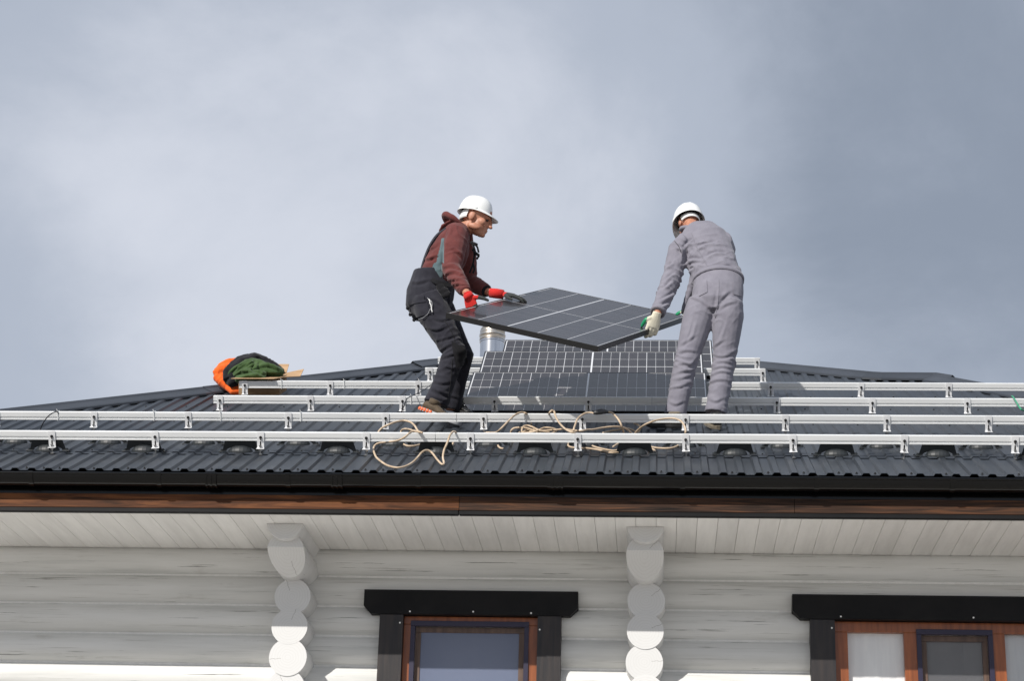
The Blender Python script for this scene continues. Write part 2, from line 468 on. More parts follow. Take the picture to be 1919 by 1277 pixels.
M['grey_cloth'] = cloth('grey_workwear', (.195, .188, .226), (.238, .231, .272))
M['red_glove'] = cloth('red_knit', (.50, .02, .018), (.62, .035, .03))
M['dark_glove'] = cloth('grey_latex', (.03, .034, .033), (.05, .055, .053), 60, .6)
M['cream_glove'] = cloth('cream_knit', (.62, .58, .46), (.75, .71, .58))
M['green_glove'] = mat('green_latex', (.01, .28, .12), .45)
M['yellow_glove'] = cloth('yellow_knit', (.6, .42, .06), (.66, .5, .1))
M['orange_cloth'] = cloth('orange_fleece', (.72, .10, .012), (.85, .15, .025))
M['green_cloth'] = cloth('green_fleece', (.038, .072, .024), (.062, .108, .038))
M['shoe'] = cloth('brown_shoe', (.07, .052, .035), (.12, .09, .06), 40, .7)
M['shoe_black'] = mat('black_shoe', (.014, .014, .015), .4)
M['shoe_dusty'] = cloth('dusty_sole', (.12, .10, .075), (.22, .19, .14), 40)
M['orange_sole'] = mat('orange_sole', (.8, .16, .05), .5)
M['grey_sole'] = mat('grey_sole', (.36, .37, .39), .6)
M['eye'] = mat('eye', (.04, .03, .025), .2)
M['ground'] = add_noise(mat('pale_gravel', (.42, .40, .36), .9), [(.31, .29, .262), (.43, .41, .375)], 1.2, (1, 1, 1), 8, bump=.3)
M['stone'] = add_noise(mat('plinth_stone', (.3, .29, .27), .85), [(.22, .21, .2), (.38, .37, .34)], 5, bump=.4)
m = mat('flue_steel', (.72, .72, .73), .2, 1.0); M['flue'] = add_noise(m, [(.66, .66, .68), (.8, .8, .81)], 3, (6, 6, .4), 3)
m = mat('flue_heat_tint', (.62, .55, .45), .28, 1.0); M['flue_tint'] = add_noise(m, [(.55, .45, .33), (.76, .72, .66)], 6, (1, 1, 9), 4)
# window glass: clear pane that lets light through and mirrors the sky
g = bpy.data.materials.new('window_glass'); g.use_nodes = True
gN, gL = g.node_tree.nodes, g.node_tree.links; gN.clear()
go = gN.new('ShaderNodeOutputMaterial'); gt = gN.new('ShaderNodeBsdfTransparent'); gg = gN.new('ShaderNodeBsdfGlossy'); gm = gN.new('ShaderNodeMixShader'); gf = gN.new('ShaderNodeFresnel')
gt.inputs['Color'].default_value = (.98, .985, .985, 1); gg.inputs['Roughness'].default_value = .02; gf.inputs['IOR'].default_value = 1.5
gL.new(gf.outputs[0], gm.inputs[0]); gL.new(gt.outputs[0], gm.inputs[1]); gL.new(gg.outputs[0], gm.inputs[2]); gL.new(gm.outputs[0], go.inputs['Surface'])
M['glass'] = g
# insect screen: fine mesh, about half open
s = bpy.data.materials.new('insect_screen'); s.use_nodes = True
sN, sL, sB = nodes(s)
sB.inputs['Base Color'].default_value = (.17, .205, .31, 1); sB.inputs['Roughness'].default_value = .8
st = sN.new('ShaderNodeBsdfTransparent'); sm = sN.new('ShaderNodeMixShader'); sm.inputs[0].default_value = .72
so = sN['Material Output']
sL.new(st.outputs[0], sm.inputs[1]); sL.new(sB.outputs[0], sm.inputs[2]); sL.new(sm.outputs[0], so.inputs['Surface'])
M['screen'] = s
s = s.copy(); s.name = 'grey_insect_screen'; s.node_tree.nodes['Principled BSDF'].inputs['Base Color'].default_value = (.13, .13, .14, 1); M['screen_grey'] = s
for q in s.node_tree.nodes:
    if q.type == 'MIX_SHADER': q.inputs[0].default_value = .62

M['endgrain'] = end_grain(mat('painted_end_grain', (.66, .66, .66), .6, 0, .3))
for q, a_ in (('roof', .10), ('log', .05), ('logend', .04), ('soffit', .045), ('cell', .30), ('alu2', .06), ('endgrain', .03)): vary(M[q], a_)
# ------------------------------------------------------------------ ground
gnd = MB().add([(-400, -400, 0), (400, -400, 0), (400, 600, 0), (-400, 600, 0)], [(0, 1, 2, 3)]).build('ground', M['ground'])
tag(gnd, kind='structure')

# ------------------------------------------------------------------ the log house
house = empty('log_house', (0, 4.8, 0), None, 'white painted log house with dark ribbed metal hip roof', 'house')

# outline of the front roof slope
RIDGE_V = 5.86
TOP = [(-7.06, -.02), (-2.12, 5.72), (-1.98, RIDGE_V), (.90, RIDGE_V), (1.93, 4.96), (2.39, 4.92), (3.1, 3.45), (6.2, -.02)]
def vtop(u):
    for (u0, v0), (u1, v1) in zip(TOP, TOP[1:]):
        if u0 <= u <= u1:
            return v0 + (v1 - v0) * (u - u0) / (u1 - u0)
    return -.02
YR = YE + RIDGE_V * CP                                  # plan position of the ridge
def mirror(p): return Vector((p.x, 2 * YR - p.y, p.z))

# deck under the sheets, rear and side slopes: the solid of the roof
rb = MB()
front = [rw(u, v, -.012) for u, v in TOP]
back = [mirror(p) for p in front]
n = len(front)
rb.add(front + back, [tuple(range(n))] + [tuple(range(2 * n - 1, n - 1, -1))] + [(i, i + 1, n + i + 1, n + i) for i in range(n - 1)])
roof = rb.build('roof', M['roof'], house)

PITCH = 0.110
PROF = [(0.0, 0), (.046, 0), (.058, .015), (.092, .015), (.104, 0)]
def sheet(u0, nrib, v0, v1, w0, name='roof_sheet'):
    us = []
    for k in range(nrib):
        for du, h in PROF: us.append((u0 + k * PITCH + du, h))
    us.append((u0 + nrib * PITCH + .046, 0))
    vs = []; fs = []
    for u, h in us:
        t = v1 if v1 is not None else max(v0 + .001, vtop(u) - .015)
        vs += [rw(u, v0, h + w0 + .0015), rw(u, min(t, max(v0 + .001, vtop(u) - .015)), h + w0)]
    for i in range(len(us) - 1):
        fs.append((2 * i, 2 * i + 2, 2 * i + 3, 2 * i + 1))
    # a lip of sheet thickness at the lower edge
    o = len(vs)
    for u, h in us: vs.append(rw(u, v0 + .0005, h + w0 - .0022))
    for i in range(len(us) - 1):
        fs.append((2 * i, o + i, o + i + 1, 2 * i + 2))
    MB().add(vs, fs).build(name, M['roof'], roof)
U0 = -7.04
k = 0
while U0 + k * PITCH * 10 < 6.15:
    nr = min(10, int((6.15 - (U0 + k * PITCH * 10)) / PITCH))
    if nr < 1: break
    sheet(U0 + k * PITCH * 10, nr, 0.0, .72, 0.0 + .0012 * (k % 2))
    sheet(U0 + k * PITCH * 10, nr, .66, None, .005 + .0012 * (k % 2))
    k += 1

# screws in the pans, in rows up the slope
sb = MB()
def screw(u, v):
    if v < vtop(u) - .1:
        sb.lathe([(.0085, 0), (.0085, .0025), (.005, .004), (.005, .009), (.0035, .010)], rw(u, v, .004), rw(0, 0, 1) - rw(0, 0, 0), 6)
for v in (.06, .80, 1.50, 2.20, 3.05, 3.80, 4.60, 5.3):
    i = 0
    u = U0 + .022 + random.choice((0, PITCH))
    while u < 6:
        screw(u + random.uniform(-.006, .006), v + random.uniform(-.012, .012))
        u += PITCH * random.choice((2, 2, 2, 1) if v < .5 else (2, 3, 3, 4))
so_ = sb.build('roof_screws', M['rubber'], roof); tag(so_, kind='stuff')

# ridge and hip caps
def cap(pts, over=.0, w0=.03, name='ridge_cap', wid=.13):
    rows = []
    for i, (u, v) in enumerate(pts):
        a = Vector(pts[max(i - 1, 0)]); b = Vector(pts[min(i + 1, len(pts) - 1)])
        t = (b - a).normalized(); nrm = Vector((t.y, -t.x))
        q = lambda d, w: rw(u + nrm.x * d, v + nrm.y * d, w)
        crest = q(0, w0 + .035)
        back = mirror(q(wid, w0)) if abs(t.y) < .15 else crest + Vector((nrm.x * -.13, .10, -.075))
        if abs(t.y) < .15:
            back = crest + Vector((0, .12, -.055))
        rows.append([q(wid + .004, w0 - .016), q(wid, w0 - .004), q(wid - .012, w0 + .003), q(.03, w0 + .022), crest + Vector((0, 0, .004)), back])
    mb = MB().loft(rows, False, False)
    # thickness
    low = [[p - Vector((0, -SP, CP)) * .0025 for p in r] for r in rows]
    mb.loft(low, False, False)
    me = mb.mesh(name)
    return put(name, me, M['cap'], roof)
def seg(a, b, n=2): return [(a[0] + (b[0] - a[0]) * i / n, a[1] + (b[1] - a[1]) * i / n) for i in range(n + 1)]
hl0, hl1 = (-7.06, 0.0), (-2.12, 5.74)
for i in range(3):
    a = (hl0[0] + (hl1[0] - hl0[0]) * i / 3, hl0[1] + (hl1[1] - hl0[1]) * i / 3)
    b = (hl0[0] + (hl1[0] - hl0[0]) * (i + 1.03) / 3, hl0[1] + (hl1[1] - hl0[1]) * (i + 1.03) / 3)
    if i == 2: b = hl1
    cap(seg(a, b), w0=.03 + .003 * i)
cap([(-2.24, 5.62), (-2.10, 5.80), (-1.95, 5.91), (-1.78, 5.92)], w0=.055, name='ridge_end_cap', wid=.12)
cap(seg((-2.0, 5.88), (-.5, 5.88)), w0=.034); cap(seg((-.55, 5.88), (.92, 5.88)), w0=.031)
cap(seg((.86, 5.93), (1.96, 4.97)), w0=.034)
cap([(1.80, 5.03), (1.93, 4.97), (2.15, 4.96), (2.39, 4.95), (2.50, 4.76)], w0=.04, wid=.11)
cap(seg((2.34, 4.98), (3.12, 3.42)), w0=.032); cap(seg((3.08, 3.5), (6.2, 0.0)), w0=.03)

# snow stops: two staggered rows of bent plates with an arched foot
def snow_mesh():
    t = .003
    pts = []                                            # outline in (u, w), lower edge arched
    W, H = .125, .088
    out = [(-W, .004), (-W * .80, H), (W * .80, H), (W, .004), (W * .86, .004)]
    for a in range(0, 9):
        th = math.pi * a / 8
        out.append((W * .80 * math.cos(th), .004 + .034 * math.sin(th)))
    out.append((-W * .86, .004))
    lean = -.22
    A = [Vector((u, w * lean, w)) for u, w in out]; B = [Vector((u, w * lean + t, w)) for u, w in out]
    mb = MB(); nn = len(out)
    mid = [Vector((0, .08 * lean, .085))]
    # front and back as strips between the arch and the top edge
    top = [(-W * .80 + 2 * W * .80 * a / 8, H) for a in range(9)][::-1]
    arch = [(W * .80 * math.cos(math.pi * a / 8), .004 + .034 * math.sin(math.pi * a / 8)) for a in range(9)]
    for off in (0, t):
        vs = [Vector((u, w * lean + off, w)) for u, w in top] + [Vector((u, w * lean + off, w)) for u, w in arch]
        mb.add(vs, [(i, i + 1, 9 + i + 1, 9 + i) for i in range(8)])
        for sgn in (-1, 1):
            q = [(sgn * W, .004), (sgn * W * .80, H), (sgn * W * .80, .004)]
            mb.add([Vector((u, w * lean + off, w)) for u, w in q], [(0, 1, 2)])
    for i in range(8):
        (u0, w0_), (u1, w1_) = top[i], top[i + 1]
        mb.add([(u0, w0_ * lean, w0_), (u1, w1_ * lean, w1_), (u1, w1_ * lean + t, w1_), (u0, w0_ * lean + t, w0_)], [(0, 1, 2, 3)])
    # feet
    for sgn in (-1, 1):
        mb.cbox((sgn * W - .022, -.018, -.002), (sgn * W + .022, .05, .006), .002)
        mb.lathe([(.011, 0), (.011, .005), (.007, .007), (.007, .013)], (sgn * (W + .004), .0, .006), (0, 0, 1), 8)
    # curved tongue behind the arch
    rows = []
    for j in range(6):
        s_ = j / 5
        q_, p_ = math.cos(s_ * math.pi / 2), math.sin(s_ * math.pi / 2)
        rows.append([Vector((W * .66 * math.cos(math.pi * a / 10), -.004 - .055 * p_ * math.sin(math.pi * a / 10) - .004 * s_, .002 + .046 * q_ * math.sin(math.pi * a / 10))) for a in range(11)])
    mb.loft(rows, False, False)
    return mb.mesh('snow_stop')
SNOW = snow_mesh(); SNOW.materials.append(M['snow'])
ROOF_M = Matrix((Vector((1, 0, 0)), Vector((0, CP, SP)), Vector((0, -SP, CP)))).transposed().to_4x4()
for row, (v, off) in enumerate(((.70, 0.0), (1.03, .33))):
    for i in range(-1, 11):
        u = -4.105 + .658 * i + off
        if not (-5.2 < u < 3.2): continue
        o = put('snow_stop', SNOW, None)
        o.matrix_basis = Matrix.Translation(rw(u, v, .017)) @ ROOF_M
        o.parent = roof

# fascia boards, drip strip, soffit boards
def board(name, a, b, m, parent=house, c=.003): return MB().cbox(a, b, c).build(name, m, parent)
for x0, x1, m in ((-7.05, -4.9, 'fascia'), (-4.897, -1.252, 'fascia'), (-1.249, .842, 'fascia2'), (.845, 3.9, 'fascia2'), (3.903, 6.1, 'fascia2')):
    board('fascia_board', (x0, YF, 4.875), (x1, YF + .03, 5.085), M[m])
for x0, x1 in ((-7.05, -1.255), (-1.247, 6.1)):
    board('drip_strip', (x0, YF - .004 - (.004 if x0 < -2 else 0), 4.846), (x1, YF + .034, 4.874), M['black_wood'])
MB().cbox((-7.05, YF - .0035, 4.966), (6.1, YF - .0005, 5.088), .0006).build('eave_shade_strip', M['dark_plastic'], house)  # added black strip standing in for the gutter's shade on the upper fascia
MB().box((-7.02, YF + .032, 4.868), (6.08, YW + .25, 4.88)).build('soffit_backing', M['soffit_back'], house)
bw = .129
x = -6.98; SB = None
while x < 6.0:
    o = MB().cbox((x + .0009, YF + .036, ZS + random.uniform(0, .0012)), (x + bw - .0009, YW + .14, ZS + .018), .0019).build('soffit_board', M['soffit'], house)
    x += bw

# gutter with straps and joint sleeves
GY, GZ, GR = -.402, 5.064, .064
def arc_strip(x0, x1, r, a0=R(178), a1=R(362), n=14, th=.003):
    rings = []
    for xx in (x0, x1):
        o_ = [Vector((xx, GY + r * math.cos(a0 + (a1 - a0) * i / n), GZ + r * math.sin(a0 + (a1 - a0) * i / n))) for i in range(n + 1)]
        i_ = [Vector((xx, GY + (r - th) * math.cos(a0 + (a1 - a0) * i / n), GZ + (r - th) * math.sin(a0 + (a1 - a0) * i / n))) for i in range(n, -1, -1)]
        rings.append(o_ + i_)
    return MB().loft(rings)
gm = arc_strip(-7.1, 6.2, GR)
gm.tube([(-7.1, GY - GR - .001, GZ), (6.2, GY - GR - .001, GZ)], .009, 10)
me = gm.mesh('gutter'); auto_smooth(me, 50)
gutter = put('gutter', me, M['dark_plastic'], house)
for i in range(-2, 12):
    xx = -3.98 + .826 * i
    if -7 < xx < 6:
        b_ = arc_strip(xx - .015, xx + .015, GR + .005, th=.004)
        b_.tube([(xx - .016, GY - GR - .001, GZ), (xx + .016, GY - GR - .001, GZ)], .0125, 10)
        me = b_.mesh('gutter_bracket'); auto_smooth(me, 50)
        put('gutter_bracket', me, M['dark_plastic'], gutter)
for px in (398, 633, 1045):
    xx = at(px, 905, GY).x
    b_ = arc_strip(xx - .034, xx + .034, GR + .004, th=.004)
    for dx in (-.030, 0.0, .030):
        rr = arc_strip(xx + dx - .006, xx + dx + .006, GR + .009, th=.006)
        b_.add(rr.v, rr.f)
    b_.tube([(xx - .034, GY - GR - .001, GZ), (xx + .034, GY - GR - .001, GZ)], .0135, 10)
    me = b_.mesh('gutter_joint'); auto_smooth(me, 50)
    put('gutter_joint', me, M['dark_plastic'], gutter)

# log walls ------------------------------------------------------------
LR, LYC, LP = .111, YW + .082, .2015
WIN = [(-1.68, -.79, 3.00, 4.40), (1.14, 3.00, 3.00, 4.40)]
WX0, WX1 = -6.15, 5.25
WYB = 2 * YR - YW
def log_mesh(x0, x1, zc, name='wall_log', half=False):
    nseg = max(2, int((x1 - x0) / .5)); rings = []
    n = 20
    for k in range(nseg + 1):
        xx = x0 + (x1 - x0) * k / nseg
        dz = noise.noise(Vector((xx * .7, zc * 9, 0))) * .004; dr = noise.noise(Vector((xx * .9, zc * 7, 5))) * .003
        ring = []
        for i in range(n):
            a = 2 * math.pi * i / n
            z = zc + dz + (LR + dr) * math.sin(a); y = LYC - (LR + dr) * math.cos(a)
            if half: z = min(z, ZS + .016)
            ring.append(Vector((xx, y, z)))
        rings.append(ring)
    me = MB().loft(rings).mesh(name, True)
    auto_smooth(me, 60)
    return me
zc = 4.767; row = 0
while zc > .25:
    spans = [(WX0, WX1)]
    for wx0, wx1, wz0, wz1 in WIN:
        if wz0 - .06 < zc < wz1 + .06:
            new = []
            for a, b in spans:
                if a < wx0 and b > wx1: new += [(a, wx0 - .01), (wx1 + .01, b)]
                else: new.append((a, b))
            spans = new
    for a, b in spans:
        put('wall_log', log_mesh(a, b, zc, half=(row == 0)), M['log'], house)
    zc -= LP; row += 1
# chinking strip: the pale seam between the logs
zs = 4.767 - LP / 2; 
while zs > .3:
    spans = [(WX0, WX1)]
    for wx0, wx1, wz0, wz1 in WIN:
        if wz0 < zs < wz1:
            new = []
            for a, b in spans:
                if a < wx0 and b > wx1: new += [(a, wx0 - .01), (wx1 + .01, b)]
                else: new.append((a, b))
            spans = new
    for a, b in spans:
        MB().tube([(a, LYC - .046, zs + .002), (b, LYC - .046, zs + .002)], .013, 8).build('seam_rope', M['soffit'], house)
    zs -= LP
# side and rear walls, plinth
for name, a, b in (('side_wall', (WX0 - .12, YW + .02, .3), (WX0 + .1, WYB, 4.85)), ('side_wall', (WX1 - .1, YW + .02, .3), (WX1 + .12, WYB, 4.85)), ('rear_wall', (WX0 + .1, WYB - .2, .3), (WX1 - .1, WYB, 4.85))):
    MB().box(a, b).build(name, M['log'], house)
MB().box((WX0 - .16, YW - .05, -.05), (WX1 + .16, WYB + .04, .32)).build('plinth', M['stone'], house)

# cross-wall log ends standing out of the wall
ER = .121
def log_end(x, zc, yend, name='log_end', cutfn=None, zmax=None, r=ER):
    n = 28; ring0 = []; ring1 = []
    zt = zmax if zmax is not None else zc + r
    rows = 17
    mb = MB(); L_ = []; Rr = []
    for i in range(rows):
        th = -math.pi / 2 + math.pi * i / (rows - 1)
        z = zc + r * math.sin(th); xx = r * math.cos(th)
        z = min(z, zt)
        if z == zt and zmax is not None: xx = math.sqrt(max(0, r * r - (zt - zc) ** 2))
        y = yend + (cutfn(z - zc) if cutfn else 0)
        L_.append(Vector((x - xx, y, z))); Rr.append(Vector((x + xx, y, z)))
    # end face
    mb.add(L_ + Rr, [(i, rows + i, rows + i + 1, i + 1) for i in range(rows - 1)])
    face = mb
    side = MB()
    bk = YW + .22
    loop = L_ + Rr[::-1]
    side.loft([loop, [Vector((p.x, bk, p.z)) for p in loop]], False, True)
    o = side.mesh(name); auto_smooth(o, 45)
    ob = put(name, o, M['log'] if False else M['logend'], house)
    ce = Vector((x, yend, zc))
    face.v = [tuple(Vector(q) - ce) for q in face.v]
    f = face.build('end_grain', M['endgrain'], ob)
    f.location = ce
    return ob
for xc in (-2.400, -.083):
    z = 4.466
    k = 0
    while z > .3:
        log_end(xc + (random.uniform(-.006, .006)), z, .35 + random.uniform(-.006, .006), r=ER + random.uniform(-.002, .004))
        z -= LP + (.001 if k % 2 else -.001); k += 1
    def cut(dz):
        return 0.0 if dz > .015 else .25 * min(1, ((.015 - dz) / .135)) ** .85
    log_end(xc - .002, 4.69, .0, 'corbel_log', cut, r=.120)
    log_end(xc, 4.868, -.075, 'half_log', None, ZS - .001, r=.121)

# windows ---------------------------------------------------------------
def window(xl, xr, cas, lint, panes, zt, yc, scr='blue', name='window'):
    """xl, xr: outer faces of the casing; lint: lintel ends; panes: list of (x0, x1, kind)"""
    zb = 3.0
    w = empty(name, ((xl + xr) / 2, YW - .05, zb)); child(w, house)
    YL = YW - .09
    z1, z0 = 4.556, 4.393
    c = .05
    out = [(lint[0], z1), (lint[1], z1), (lint[1], z0 + .055), (lint[1] - c, z0), (lint[0] + c, z0), (lint[0], z0 + .055)]
    MB().prism(None, [Vector((x, YL, z)) for x, z in out], [Vector((x, YW + .05, z)) for x, z in out]).build('lintel', M['black_wood'], w)
    for sx, sz in ((xl + .20, 4.41), ((lint[0] + lint[1]) / 2 + .02, 4.413), (xr - .20, 4.408), (xl + cas - .02, 4.335), (xr - cas + .015, 4.30)):
        MB().lathe([(.006, 0), (.006, .002), (.003, .003)], (sx, YL + (.0062 if sz < 4.36 else .0002), sz), (0, -1, 0), 8).build('screw_head', M['white'], w)
    for a, b in ((xl, xl + cas), (xr - cas, xr)):
        MB().cbox((a, YL + .006, zb - .1), (b, YW + .06, z0 - .001), .003).build('casing_board', M['casing'], w)
    MB().cbox((xl - .04, YL - .03, zb - .17), (xr + .04, YW + .06, zb - .102), .004).build('window_sill', M['black_wood'], w)
    fx0, fx1 = xl + cas, xr - cas
    yf = YW - .03
    fr = .052
    MB().cbox((fx0 + .002, yf, zt), (fx1 - .002, yf + .07, z0 - .002), .003).build('frame', M['brown'], w)
    MB().cbox((fx0 + .002, yf, zb - .1), (fx1 - .002, yf + .07, zb - .04), .003).build('frame', M['brown'], w)
    xs = [fx0 + .002]
    edges = [fx0 + .002]
    for p in panes: edges += [p[0], p[1]]
    edges.append(fx1 - .002)
    for i in range(0, len(edges), 2):
        MB().cbox((edges[i], yf + .002, zb - .04), (edges[i + 1], yf + .068, zt), .003).build('frame', M['brown'], w)
    for x0, x1, kind in panes:
        ys = yf + .025
        if kind == 'screen':
            # insect-screen frame set in the opening, dark sash behind it
            for (a, b), (c_, d) in (((x0 - .012, x1 + .012), (zt - .012, zt + .022)), ):
                MB().cbox((a, yf - .010, c_), (b, yf + .014, d), .002).build('screen_frame', M['navy'], w)
            for a in (x0 - .012, x1 - .018):
                MB().cbox((a, yf - .010, zb), (a + .030, yf + .014, zt - .0125), .002).build('screen_frame', M['navy'], w)
            t = .034
            MB().cbox((x0 + .02, ys, zt - .05), (x1 - .02, ys + .04, zt - .014), .002).build('sash', M['sash'], w)
            for a in (x0 + .02, x1 - .02 - t):
                MB().cbox((a, ys, zb), (a + t, ys + .04, zt - .0505), .002).build('sash', M['sash'], w)
            MB().add([(x0 + .02 + t, ys + .02, zb), (x1 - .02 - t, ys + .02, zb), (x1 - .02 - t, ys + .02, zt - .05), (x0 + .02 + t, ys + .02, zt - .05)], [(0, 1, 2, 3)]).build('pane', M['glass'], w)
            MB().add([(x0 + .052, ys + .006, zb), (x1 - .052, ys + .006, zb), (x1 - .052, ys + .006, zt - .048), (x0 + .052, ys + .006, zt - .048)], [(0, 1, 2, 3)]).build('insect_screen', M['screen' if scr == 'blue' else 'screen_grey'], w)
        else:
            MB().add([(x0, ys, zb - .04), (x1, ys, zb - .04), (x1, ys, zt), (x0, ys, zt)], [(0, 1, 2, 3)]).build('pane', M['glass'], w)
    # curtain hanging inside
    rings = []
    nx = int((fx1 - fx0 + .3) / .02)
    fr_ = [Vector((fx0 - .15 + (fx1 - fx0 + .3) * i / nx, yc + .0016 * math.sin(i * .55) + .001 * math.sin(i * 1.7), zb - .1)) for i in range(nx + 1)]
    to_ = [Vector((p.x, p.y, z0 + .1)) for p in fr_]
    MB().loft([fr_, to_], False, False).build('curtain', M['curtain'], w)
    return w
window(-1.838, -.635, .156, (-1.949, -.527), [(-1.622, -.862, 'screen')], 4.338, YW + .17)
window(.986, 3.05, .160, (.875, 3.16), [(1.231, 1.593, 'plain'), (1.686, 2.150, 'screen'), (2.240, 2.62, 'plain')], 4.322, YW + .02, 'grey')

# flue pipe by the ridge
fx, fy = -1.545, 4.95
fl = empty('flue_pipe', (fx, fy, 7.55), None, 'shiny stainless steel flue pipe beside the stored panels at the ridge', 'flue')
me = MB().lathe([(.112, 0), (.112, .42), (.118, .422), (.118, .435), (.112, .437)], (fx, fy, 7.5), (0, 0, 1), 40).mesh('pipe_wall'); auto_smooth(me, 30)
put('pipe', me, M['flue'], fl)
me = MB().lathe([(.113, .437), (.120, .442), (.120, .458), (.113, .462), (.117, .478), (.122, .483), (.122, .5), (.115, .505), (.117, .535), (.109, .56), (.09, .585), (.06, .60), (.001, .604)], (fx, fy, 7.5), (0, 0, 1), 40).mesh('cowl'); auto_smooth(me, 25)
put('cowl', me, M['flue_tint'], fl)
MB().lathe([(.19, -.02), (.15, .10), (.121, .13), (.117, .14)], (fx, fy, 7.53), (0, 0, 1), 28).build('flashing_collar', M['cap'], fl, True)

# ------------------------------------------------------------------ mounting rails
RV = {1: .668, 2: 1.626, 3: 2.574, 4: 3.534, 5: 4.515, 6: 5.366}
RW0, RW1 = .097, .155
BU = [-4.062 + .7065 * i for i in range(-1, 11)]
RPROF = [(0, RW0), (0, RW0 + .008), (.007, RW0 + .010), (.007, RW0 + .021), (0, RW0 + .023), (0, RW1 - .002), (.002, RW1), (.016, RW1), (.016, RW1 - .008), (.024, RW1 - .008), (.024, RW1), (.038, RW1), (.04, RW1 - .002), (.04, RW0)]
def lm(mb, name, m, sm=False):
    me = mb.mesh(name); me.materials.append(m)
    if sm: auto_smooth(me, 40)
    return me
# bracket parts in the roof frame, origin at the foot on the sheet (front of the rail at v = +.004)
bk = MB()
bk.cbox((-.023, -.0065, .044), (.023, -.0012, .153), .0012)
bk.cbox((-.026, -.030, .040), (.026, -.0012, .0446), .001)
BR_M = lm(bk, 'bracket', M['alu2'])
BOLT_M = lm(MB().lathe([(.016, -.002), (.016, .002), (.013, .004), (.0125, .009), (.0055, .010), (.0065, .028), (.012, .0285), (.012, .038), (.0065, .0385), (.0065, .056), (.009, .0565), (.009, .063), (.001, .0635)], (0, -.016, 0), (0, 0, 1), 10), 'hanger_bolt', M['steel'])
WASH_M = lm(MB().lathe([(.020, -.004), (.020, .001), (.0165, .0025)], (0, -.016, 0), (0, 0, 1), 12), 'rubber_washer', M['rubber'])
sl = MB()
sl.cbox((-.0045, -.0078, .060), (.0045, -.0064, .090), .0005)
SLOT_M = lm(sl, 'slot', M['dark'])
nt = MB().lathe([(.0105, 0), (.0105, .006), (.006, .0062), (.006, .014), (.001, .0145)], (0, -.0066, .116), (0, -1, 0), 6)
nt.lathe([(.004, 0), (.004, .003)], (0, -.0066, .100), (0, -1, 0), 6)
NUT_M = lm(nt, 'clamp_nut', M['dark'])
def rail(k, u0, u1, label, cuts=(), skip=()):
    v = RV[k]
    r = empty('mounting_rail', rw((u0 + u1) / 2, v, 0), None, label, 'rail', 'aluminium mounting rails on the roof')
    us = [u0] + list(cuts) + [u1]
    for a, b in zip(us, us[1:]):
        a_ = a + (.0015 if a != u0 else 0); b_ = b - (.0015 if b != u1 else 0)
        P0 = [rw(a_, v + dv, w) for dv, w in RPROF]; P1 = [rw(b_, v + dv, w) for dv, w in RPROF]
        MB().prism(None, P0, P1).build('rail_length', M['alu'], r)
    for u in BU:
        if u0 - .01 < u < u1 + .01:
            du = random.uniform(-.01, .01)
            T = Matrix.Translation(rw(u + du, v, .005)) @ ROOF_M @ Matrix.Rotation(R(random.uniform(-2.5, 2.5)), 4, 'Y')
            b = put('bracket', BR_M, None); b.parent = r
            b.matrix_parent_inverse = Matrix.Translation(-Vector(r.location)); b.matrix_basis = T
            for nm, mm in (('hanger_bolt', BOLT_M), ('rubber_washer', WASH_M), ('slot', SLOT_M), ('clamp_nut', NUT_M)):
                c_ = put(nm, mm, None); c_.parent = b
    return r
rails = [
    rail(1, -5.3, 3.3, 'lowest aluminium mounting rail nearest the gutter, crossed by the tan cord', (-1.475,)),
    rail(2, -5.0, 3.25, 'second aluminium mounting rail up from the gutter, just in front of the workers\' feet', (-1.43,)),
    rail(3, -3.395, 3.2, 'third aluminium mounting rail from the gutter, just under the front stored panel', (-.05,)),
    rail(4, -3.40, 3.1, 'fourth aluminium mounting rail, with cardboard box and jackets at its left end', (-.2,)),
    rail(5, -1.995, .892, 'fifth aluminium mounting rail, short, resting point of the middle stored panel'),
    rail(6, -1.979, .898, 'topmost short aluminium mounting rail just below the ridge'),
]
# cable ties looped round the rails
def tie(k, px, pyt):
    q = on_roof(px, pyt, RW1)
    v = RV[k]
    o = [rw(q.x, v + dv, w) for dv, w in ((-.003, RW0 - .003), (-.003, RW1 + .003), (.043, RW1 + .003), (.043, RW0 - .003), (-.003, RW0 - .003))]
    mb = MB().tube(o, .0032, 6)
    mb.tube([rw(q.x, v - .004, RW1 + .002), rw(q.x - .004, v - .006, RW1 + .022)], .003, 6)
    mb.build('cable_tie', M['white'], rails[k - 1])
for k, px, py in ((2, 107, 773), (2, 287, 774), (2, 413, 774), (4, 527, 715), (4, 645, 715), (4, 785, 716), (2, 563, 775), (3, 770, 744)):
    tie(k, px, py)

